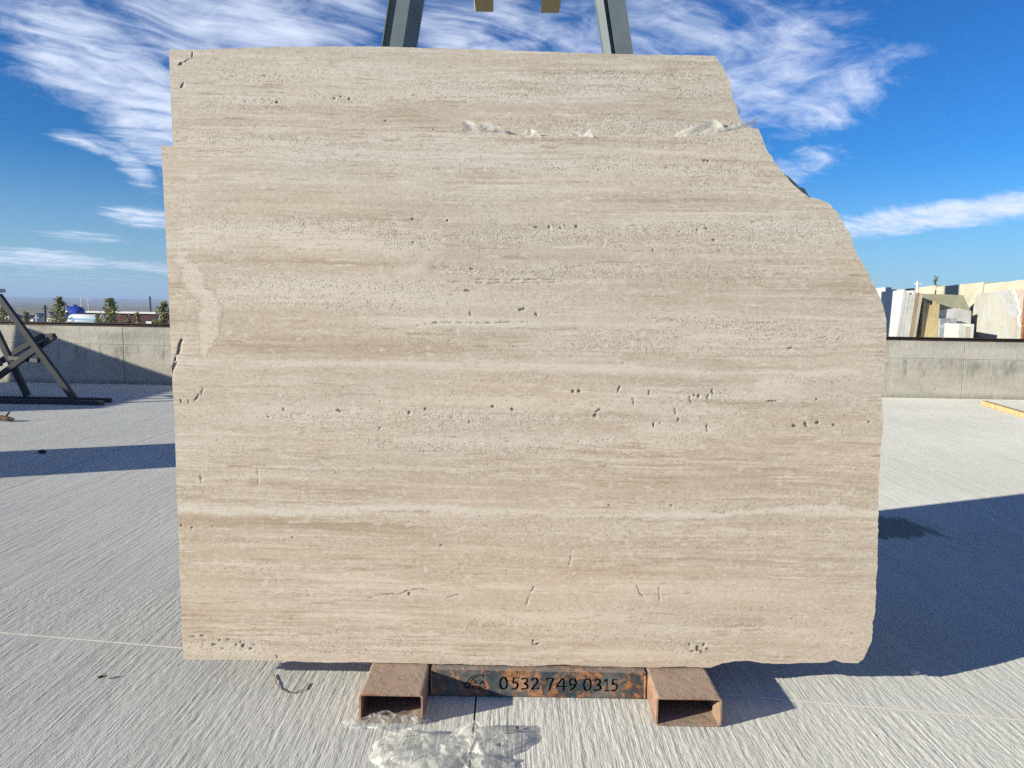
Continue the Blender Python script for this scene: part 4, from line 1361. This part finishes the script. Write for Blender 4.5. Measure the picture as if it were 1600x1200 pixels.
# ------------------------------------------------------------------ stone bundles beyond the wall, right
WHITE = rough_stone('white_marble', (.42, .425, .42), (.55, .555, .55), (.40, .42, .45), 2.2)
CREAM = rough_stone('cream_stone', (.34, .325, .27), (.44, .42, .355), (.40, .36, .28), 1.4)
YELL = rough_stone('yellow_stone', (.40, .325, .18), (.50, .42, .25), None, 3)
GREY = rough_stone('grey_marble', (.27, .268, .25), (.37, .367, .34), (.33, .36, .42), .8)
OLIVE = rough_stone('olive_stone', (.27, .27, .20), (.36, .36, .27), None, 2)
BLUE = rough_stone('shade_blue_stone', (.20, .23, .28), (.30, .32, .36), (.42, .43, .44), 1.6)  # the blue of the shade is put into this stone's colour
BROWNS = rough_stone('brown_stone', (.22, .16, .12), (.33, .25, .19), None, 2)


def bundle(name, base, length, heading, h, n, th, gap, lean, mats, lab, jag=.012, topcut=0.0, group='stone bundles behind the wall'):
    """n slabs standing side by side: base = near corner, heading = direction of their length (deg from +Y towards +X),
    stacked towards the right, leaning to the right by lean metres at the top"""
    root = tag(empty(name, base, -rad(heading)), lab, 'stone slabs', group)
    for k in range(n):
        x = k * (th + gap)
        hh = h * (1 - .02 * ((k * 7) % 3))
        L = length * (1 - .03 * ((k * 5) % 3))
        slab_piece('slab', [(x, 0, 0), (x, L, 0), (x + lean, L, hh - topcut), (x + lean, 0.0, hh)], th, (1, 0, 0), mats[k % len(mats)], root, jag, k + 3)
    return root


GRB = 'stone bundles behind the wall'
bundle('stone_bundle', (7.38, 15.0, -.05), 1.5, 4, 1.93, 6, .058, .003, .17, [WHITE, WHITE, WHITE, WHITE, BROWNS, CREAM], 'leaning bundle of white slabs behind the wall, nearest to the travertine slab', 0)
bundle('stone_bundle', (7.97, 15.06, -.05), .9, 2, 1.73, 5, .060, .003, .02, [YELL], 'bundle of yellowish stone slabs behind the wall, right of the white bundle', 0)
bundle('stone_bundle', (8.27, 14.3, -.05), .8, 10, 1.31, 4, .062, .004, .0, [WHITE, WHITE, CREAM, WHITE], 'low bundle of thick white slabs behind the wall, right of the yellow bundle', 0)


def cross_slab(pts, th, mat, lab, seed):
    o = slab_piece('stone_slab', pts, th, (0, 1, 0), mat, None, .008, seed)
    tag(o, lab, 'stone slab', 'slabs standing crosswise behind the wall')


cross_slab([(8.30, 14.95, -.05), (8.62, 14.95, -.05), (8.62, 15.0, 1.36), (8.30, 15.0, 1.35)], .06, BLUE, 'slab with blue-grey shade in its colour, standing crosswise behind the low white bundle', 5)
cross_slab([(8.30, 15.08, -.05), (8.98, 15.08, -.05), (8.98, 15.14, 1.50), (8.7, 15.14, 1.56), (8.30, 15.14, 1.50)], .05, WHITE, 'pale slab standing crosswise just behind the blue-grey one', 6)
cross_slab([(8.1, 15.4, -.05), (9.12, 15.4, -.05), (9.16, 15.46, 1.50), (8.98, 15.46, 1.82), (8.1, 15.46, 1.84)], .08, OLIVE, 'olive-grey slab standing crosswise behind the yellow bundle', 7)
bundle('stone_bundle', (7.72, 16.0, -.05), 1.2, 4, 2.02, 3, .085, .004, .0, [WHITE], 'white block-like slabs standing just behind the leaning white bundle', 0)
bundle('stone_bundle', (7.2, 17.0, -.05), 1.0, 80, 2.0, 2, .06, .01, .0, [BLUE], 'slabs with blue-grey shade in their colour, half hidden behind the edge of the travertine slab', 0)
# big grey slab with a ragged pale seam and the brown part beyond it
O2 = Vector((9.1, 14.4, 0))
gs = tag(empty('grey_slab', O2), 'big pale grey slab with a jagged white seam leaning behind the wall at right', 'stone slab')
seam = [(13.86, 0.0), (13.86, 1.28), (13.93, 1.34), (13.97, 1.42), (13.92, 1.52), (14.0, 1.62), (13.99, 1.70), (14.08, 1.77), (14.10, 1.85), (14.22, 1.95)]
face = [(15.42, 0.0)] + seam + [(14.6, 1.94), (15.0, 1.92), (15.3, 1.89), (15.38, 1.80)]


def leanx(z):
    return 9.09 + .045 * z


slab_piece('grey_face', [Vector((leanx(z), y, z - .05)) - O2 for y, z in face], .05, (1, 0, 0), GREY, gs, 0, 2)
bm = bmesh.new()
for (ya, za), (yb, zb) in zip(seam[1:], seam[2:]):
    add_bar(bm, Vector((leanx(za) - .006, ya, za - .05)) - O2, Vector((leanx(zb) - .006, yb, zb - .05)) - O2, .02, .045)
link('pale_seam', bm_mesh(bm, 'pale_seam'), simple('white_calcite', (.66, .64, .56), .06, 20), gs)
brown = [(13.6, 0.0)] + seam + [(13.6, 1.95)]
slab_piece('brown_face', [Vector((leanx(z) + .012, y, z - .05)) - O2 for y, z in brown], .05, (1, 0, 0), rough_stone('mauve_stone', (.30, .25, .23), (.38, .33, .30), None, 2), gs, 0, 3)
ps = tag(empty('rack_post', (9.0, 13.58, 0)), 'rusty brown steel rack post behind the wall at the right edge', 'post')
RUSTP = rusty('rusty_post', (.12, .06, .04), .6, .1)
box('post', (0, 0, .93), (.06, .06, 1.92), RUSTP, ps, None, .004)
box('base_plate', (0, 0, -.02), (.2, .2, .02), RUSTP, ps)
# row of cream slab packs receding behind everything else
for k in range(3):
    ya = 13.75 + 1.75 * k
    yb = ya + 1.72
    o = slab_piece('stone_slab', [(9.30, ya, -.06), (9.30, yb, -.06), (9.40, yb, 2.05 - .015 * k), (9.40, ya, 2.11 - .02 * k)], .22, (1, 0, 0), CREAM, None, .007, 20 + k)
    tag(o, ['nearest cream slab pack of the row at the right edge', 'middle cream slab pack of the row receding behind the wall',
            'farthest cream slab pack of the row, above the white bundle'][k], 'stone slabs', 'row of cream slab packs')
AN = [(8.860,17.000,2.140),(8.889,17.000,1.722),(9.790,18.000,2.279),(9.816,18.000,1.925)]
bm = bmesh.new()
add_tube(bm, [(AN[1][0], 17, -.05), AN[0]], .022, 6)
add_box(bm, (AN[0][0], 17, AN[0][2] - .05), (.16, .02, .02))
tag(link('white_pole', bm_mesh(bm, 'white_pole'), simple('white_paint', (.75, .75, .72), .05, 9)), 'thin white pole standing among the slab packs behind the wall', 'pole')
bm = bmesh.new()
rnd = random.Random(3)
pA, pB = Vector(AN[3]), Vector(AN[2])
add_tube(bm, [pA, pB], [.02, .008], 5)
for k in range(26):
    p = pA.lerp(pB, rnd.uniform(.15, 1))
    d = Vector((rnd.uniform(-1, 1), rnd.uniform(-1, 1), rnd.uniform(.2, 1))).normalized() * rnd.uniform(.05, .13)
    add_tube(bm, [p, p + d], [.009, .004], 4)
tag(link('dry_weed', bm_mesh(bm, 'dry_weed'), simple('dry_green', (.10, .11, .05), .3, 9)), 'small dry weed sticking up behind the slab packs', 'plant')

# ------------------------------------------------------------------ beyond the wall, left
LEAFG = simple('conifer_green', (.28, .28, .14), .35, 5, .85, .1)
BARK = simple('bark', (.10, .075, .05), .3, 9, .9, .1)


def conifer(base, h, r, lab, seed):
    rnd = random.Random(seed)
    root = tag(empty('young_conifer', base), lab, 'tree', 'young conifers beyond the wall')
    bm = bmesh.new()
    add_tube(bm, [(0, 0, 0), (0.02, 0, h * .5), (0, 0, h * .97)], [h * .02, h * .014, h * .004], 6)
    link('trunk', bm_mesh(bm, 'trunk'), BARK, root)
    bm = bmesh.new()
    nb = 115
    for k in range(nb):
        f = .10 + .88 * (k / nb)
        rr = r * (1 - f) ** .75 * rnd.uniform(.6, 1.2) + .03
        a = rnd.uniform(0, 6.283)
        c = Vector((0, 0, h * f))
        tip = c + Vector((math.cos(a) * rr, math.sin(a) * rr, rr * rnd.uniform(.1, .7)))
        nn = 7
        for i in range(nn):
            p = c.lerp(tip, (i + 1) / nn)
            for q in range(2):
                d = Vector((rnd.uniform(-1, 1), rnd.uniform(-1, 1), rnd.uniform(-.3, 1))).normalized()
                s = d.cross(Vector((rnd.uniform(-1, 1), rnd.uniform(-1, 1), rnd.uniform(-1, 1)))).normalized()
                L = h * rnd.uniform(.04, .08)
                v = [bm.verts.new(p - s * L * .2), bm.verts.new(p + s * L * .2), bm.verts.new(p + d * L)]
                bm.faces.new(v)
    link('crown', bm_mesh(bm, 'crown'), LEAFG, root)


def tz(x, y):
    return terr_z(x, y)


TP = [(-20.018,34.000,1.555),(-16.719,32.000,1.530),(-25.309,40.000,0.826),(-19.874,30.000,1.078),(-18.551,38.000,0.887),(-10.890,24.000,1.427),(-23.750,44.000,0.694),(-22.996,46.000,0.618)]
TR = [.62, .66, .45, .5, .3, .45, .35, .3]
TL = ['tallest young conifer beyond the wall, left of the blue tank', 'bushy young conifer beyond the wall, in front of the striped tank', 'small conifer beyond the wall between the trestle leg and the dark pole',
      'young conifer beyond the wall at the far left edge', 'slim little conifer in front of the red-brown building', 'conifer beyond the wall right beside the slab edge', 'very small conifer in front of the striped tank',
      'smallest conifer in front of the red-brown building']
for k, (p, r, lb) in enumerate(zip(TP, TR, TL)):
    b = (p[0], p[1], tz(p[0], p[1]))
    conifer(b, p[2] - b[2], r * 1.1, lb, 50 + k)

# red-brown building
BD = [(-59.455,105.000,0.014),(-47.069,105.000,0.143),(-56.788,105.000,1.448)]
bx0, bx1 = BD[0][0], BD[1][0] + 3
by = 105.0
gz_ = tz((bx0 + bx1) / 2, by) - .3
ztop = BD[0][2]
bl = tag(empty('low_building', ((bx0 + bx1) / 2, by, gz_)), 'low flat-roofed red-brown building beyond the wall with a white door', 'building')
REDB = simple('red_brown_cladding', (.085, .030, .028), .2, .6, .8, .2)
DKB = simple('dark_cladding', (.035, .03, .034), .2, .6, .8, .2)
WPAINT = simple('white_building_paint', (.70, .70, .70), .05, 2)
GLASS = simple('dark_glass', (.03, .035, .045), .1, 2, .15, .5)
hw = (bx1 - bx0) / 2
hb = ztop - gz_
box('wall', (0, 3, hb / 2 - .1), (2 * hw, 6, hb - .2), REDB, bl)
box('roof', (0, 3, hb - .1), (2 * hw + .6, 6.6, .2), WPAINT, bl)
box('dark_wall_panel', (hw * .72, -.04, hb / 2 - .15), (hw * .5, .1, hb - .4), DKB, bl)
box('dark_wall_panel', (-hw * .55, -.04, hb / 2 - .15), (hw * .4, .1, hb - .4), DKB, bl)
PXM = 105 / 1200.0
XD = [(-49.619,105.000,-0.597),(-48.389,105.000,-0.314),(-47.080,105.000,-0.292)]
d = box('door', (XD[0][0] - bl.location.x, -.14, 1.35 + (hb - 3.4) * .5), (.75, .08, 2.2), WPAINT, bl)
box('door_panel', (XD[0][0] - bl.location.x + .05, -.19, 1.3 + (hb - 3.4) * .5), (.42, .04, 1.5), simple('door_blue', (.30, .36, .50), .1, 2), d)
for q in (0, 1, 2, 3):
    wn = box('window', (XD[1][0] - bl.location.x + .62 * q, -.14, hb - 1.0), (.5, .08, .9), GLASS, bl)
    box('frame', (XD[1][0] - bl.location.x + .62 * q + .29, -.17, hb - 1.0), (.08, .06, .95), WPAINT, wn)

# blue tank and striped tank
def lathe_x(bm, prof, seg=20):
    rings = []
    for x, r in prof:
        rings.append([bm.verts.new((x, math.cos(2 * math.pi * k / seg) * r, math.sin(2 * math.pi * k / seg) * r)) for k in range(seg)])
    for a, b in zip(rings, rings[1:]):
        for k in range(seg):
            bm.faces.new((a[k], a[(k + 1) % seg], b[(k + 1) % seg], b[k]))
    bm.faces.new(rings[0][::-1])
    bm.faces.new(rings[-1])


BLUEP = simple('blue_plastic', (.012, .045, .36), .1, 2, .35, .5)
tk = [(-52.230,90.000,0.265),(-50.136,90.000,0.301),(-51.165,90.000,0.767),(-51.158,90.000,0.952)]
r_ = .78
cxt = (tk[0][0] + tk[1][0]) / 2
ht_ = (tk[1][0] - tk[0][0]) / 2
t1 = tag(empty('blue_tank', (cxt, 90, tz(cxt, 90))), 'glossy blue plastic water tank on a stand beyond the wall', 'tank')
zc = tk[2][2] - t1.location.z - r_
bm = bmesh.new()
lathe_x(bm, [(-ht_, .25), (-ht_ * .93, .5), (-ht_ * .75, .7), (-ht_ * .45, r_), (ht_ * .45, r_), (ht_ * .75, .7), (ht_ * .93, .5), (ht_, .25)])
bmesh.ops.translate(bm, verts=bm.verts, vec=(0, 0, zc))
tnk = link('tank_body', bm_mesh(bm, 'tank_body', True), BLUEP, t1)
bm = bmesh.new()
add_tube(bm, [(0, 0, zc + r_ - .05), (0, 0, zc + r_ + .18)], .28, 14)
link('cap', bm_mesh(bm, 'cap'), BLUEP, tnk)
for x in (-.6, .6):
    box('stand', (x, 0, (zc - r_ + .2) / 2), (.15, 1.2, zc - r_ + .2), DARKSTEEL, t1)
sk = [(-46.133,80.000,-0.597),(-42.140,80.000,-0.528),(-43.982,80.000,0.036),(-44.013,80.000,-0.826)]
t2 = tag(empty('striped_tank', ((sk[0][0] + sk[1][0]) / 2, 80, tz(sk[0][0], 80))), 'long white tank with pale blue stripes beyond the wall', 'tank')
hl = (sk[1][0] - sk[0][0]) / 2
zc2 = sk[2][2] - t2.location.z - .62
SW, SB = simple('white_gloss', (.78, .80, .82), .04, 2, .3, .5), simple('pale_blue_gloss', (.22, .48, .68), .05, 2, .3, .5)
bm = bmesh.new()
lathe_x(bm, [(-hl, .2), (-hl * .97, .38), (-hl * .9, .52), (-hl * .8, .60), (-hl * .7, .62), (hl * .9, .62), (hl, .4)], 24)
bmesh.ops.translate(bm, verts=bm.verts, vec=(0, 0, zc2))
tb2 = link('tank_body', bm_mesh(bm, 'tank_body', True), SW, t2)
for dz, hh in ((.12, .16), (-.22, .14)):
    yy = math.sqrt(max(.01, .62 ** 2 - dz ** 2))
    box('stripe', (0.05, -yy + .03, zc2 + dz), (hl * 1.85, .12, hh), SB, tb2)
box('chassis', (0.1, 0, (zc2 - .45) / 2), (hl * 1.9, 1.0, zc2 - .45), simple('dark_chassis', (.018, .025, .028), .2, 3), t2)
sup = box('white_strut', (-hl - .15, -.2, (zc2 - .2) / 2), (.12, .12, zc2 - .2), SW, t2)

# poles
for k, (a, b, r, lb) in enumerate(zip([(-36.449,60.000,1.011),(-78.368,140.000,1.995),(-82.601,150.000,1.937),(-51.806,110.000,2.218),(-43.317,70.000,0.065)], [(-36.514,60.000,-0.529),(-78.477,140.000,-0.897),(-82.711,150.000,-1.037),(-51.616,110.000,-0.685),(-43.358,70.000,-0.864)], (.13, .14, .12, .16, .1),
                                      ('short dark pole left of the tallest conifer', 'left one of two thin poles above the blue tank', 'right one of two thin poles above the blue tank', 'dark tilted pole rising over the building roof', 'thin pale stake between the two left conifers'))):
    bm = bmesh.new()
    bb = Vector((b[0], b[1], tz(b[0], b[1]) - .2))
    add_tube(bm, [bb, a], [r, r * .7], 7)
    add_box(bm, (a[0], a[1], a[2] - .25), (.9 if k in (1, 2) else .45, .08, .08))
    tag(link('utility_pole', bm_mesh(bm, 'utility_pole'), DARKSTEEL if k in (0, 3) else simple('pale_pole%d' % k, (.5, .5, .52), .1, 4)), lb, 'pole', 'poles beyond the wall')

# small far sheds and parked vans on the plain
SH = [(-76.780,120.000,-1.529),(-78.103,125.000,-1.515),(-79.915,130.000,-1.286),(-90.198,150.000,-1.291),(-110.437,170.000,-2.074),(-65.428,110.000,-0.925)]
labs = ['small white shed at far left beyond the wall', 'low pale shed right of the small white one', 'white far shed left of the dark pole', 'pale far house right of the dark pole', 'tiny far house behind the trestle leg', 'low white box shed beside the tallest conifer']
SROOF = simple('grey_roof', (.20, .19, .20), .2, 2)
for k, (p, lb) in enumerate(zip(SH, labs)):
    z0_ = tz(p[0], p[1]) - .2
    hz = max(1.4, p[2] - z0_)
    wd = (1.6, 1.7, 1.6, 2.6, 2.2, 1.5)[k]
    s = tag(empty('far_shed', (p[0], p[1], z0_)), lb, 'shed', 'far sheds on the plain')
    box('wall', (0, 0, hz / 2), (wd, 2.2, hz), WPAINT, s)
    bm = bmesh.new()
    prof = [(-wd / 2 - .15, hz + .003), (wd / 2 + .15, hz + .003), (0, hz + .5)]
    A_ = [bm.verts.new((x, -1.3, z)) for x, z in prof]
    B_ = [bm.verts.new((x, 1.3, z)) for x, z in prof]
    bm.faces.new(A_)
    bm.faces.new(B_[::-1])
    for q in range(3):
        bm.faces.new((A_[(q + 1) % 3], A_[q], B_[q], B_[(q + 1) % 3]))
    link('roof', bm_mesh(bm, 'roof'), SROOF, s)
    box('door', (.2, -1.12, .9), (.7, .06, 1.7), DKB, s)
    box('window', (-wd * .28, -1.12, hz * .65), (.5, .06, .5), GLASS, s)

# ------------------------------------------------------------------ air
hm = bpy.data.materials.new('haze_air')
hm.use_nodes = True
ht = NT(hm.node_tree)
ht.n.remove(ht.n['Principled BSDF'])
pv = ht.node('ShaderNodeVolumePrincipled')
pv.inputs['Color'].default_value = (.42, .58, .90, 1)
pv.inputs['Density'].default_value = 0.00042
pv.inputs['Anisotropy'].default_value = 0.0
ht.l.new(pv.outputs[0], ht.n['Material Output'].inputs['Volume'])
hz_o = box('haze', (0, 2500, 10.5), (13000, 9000, 37), hm)
tag(hz_o, kind='stuff')
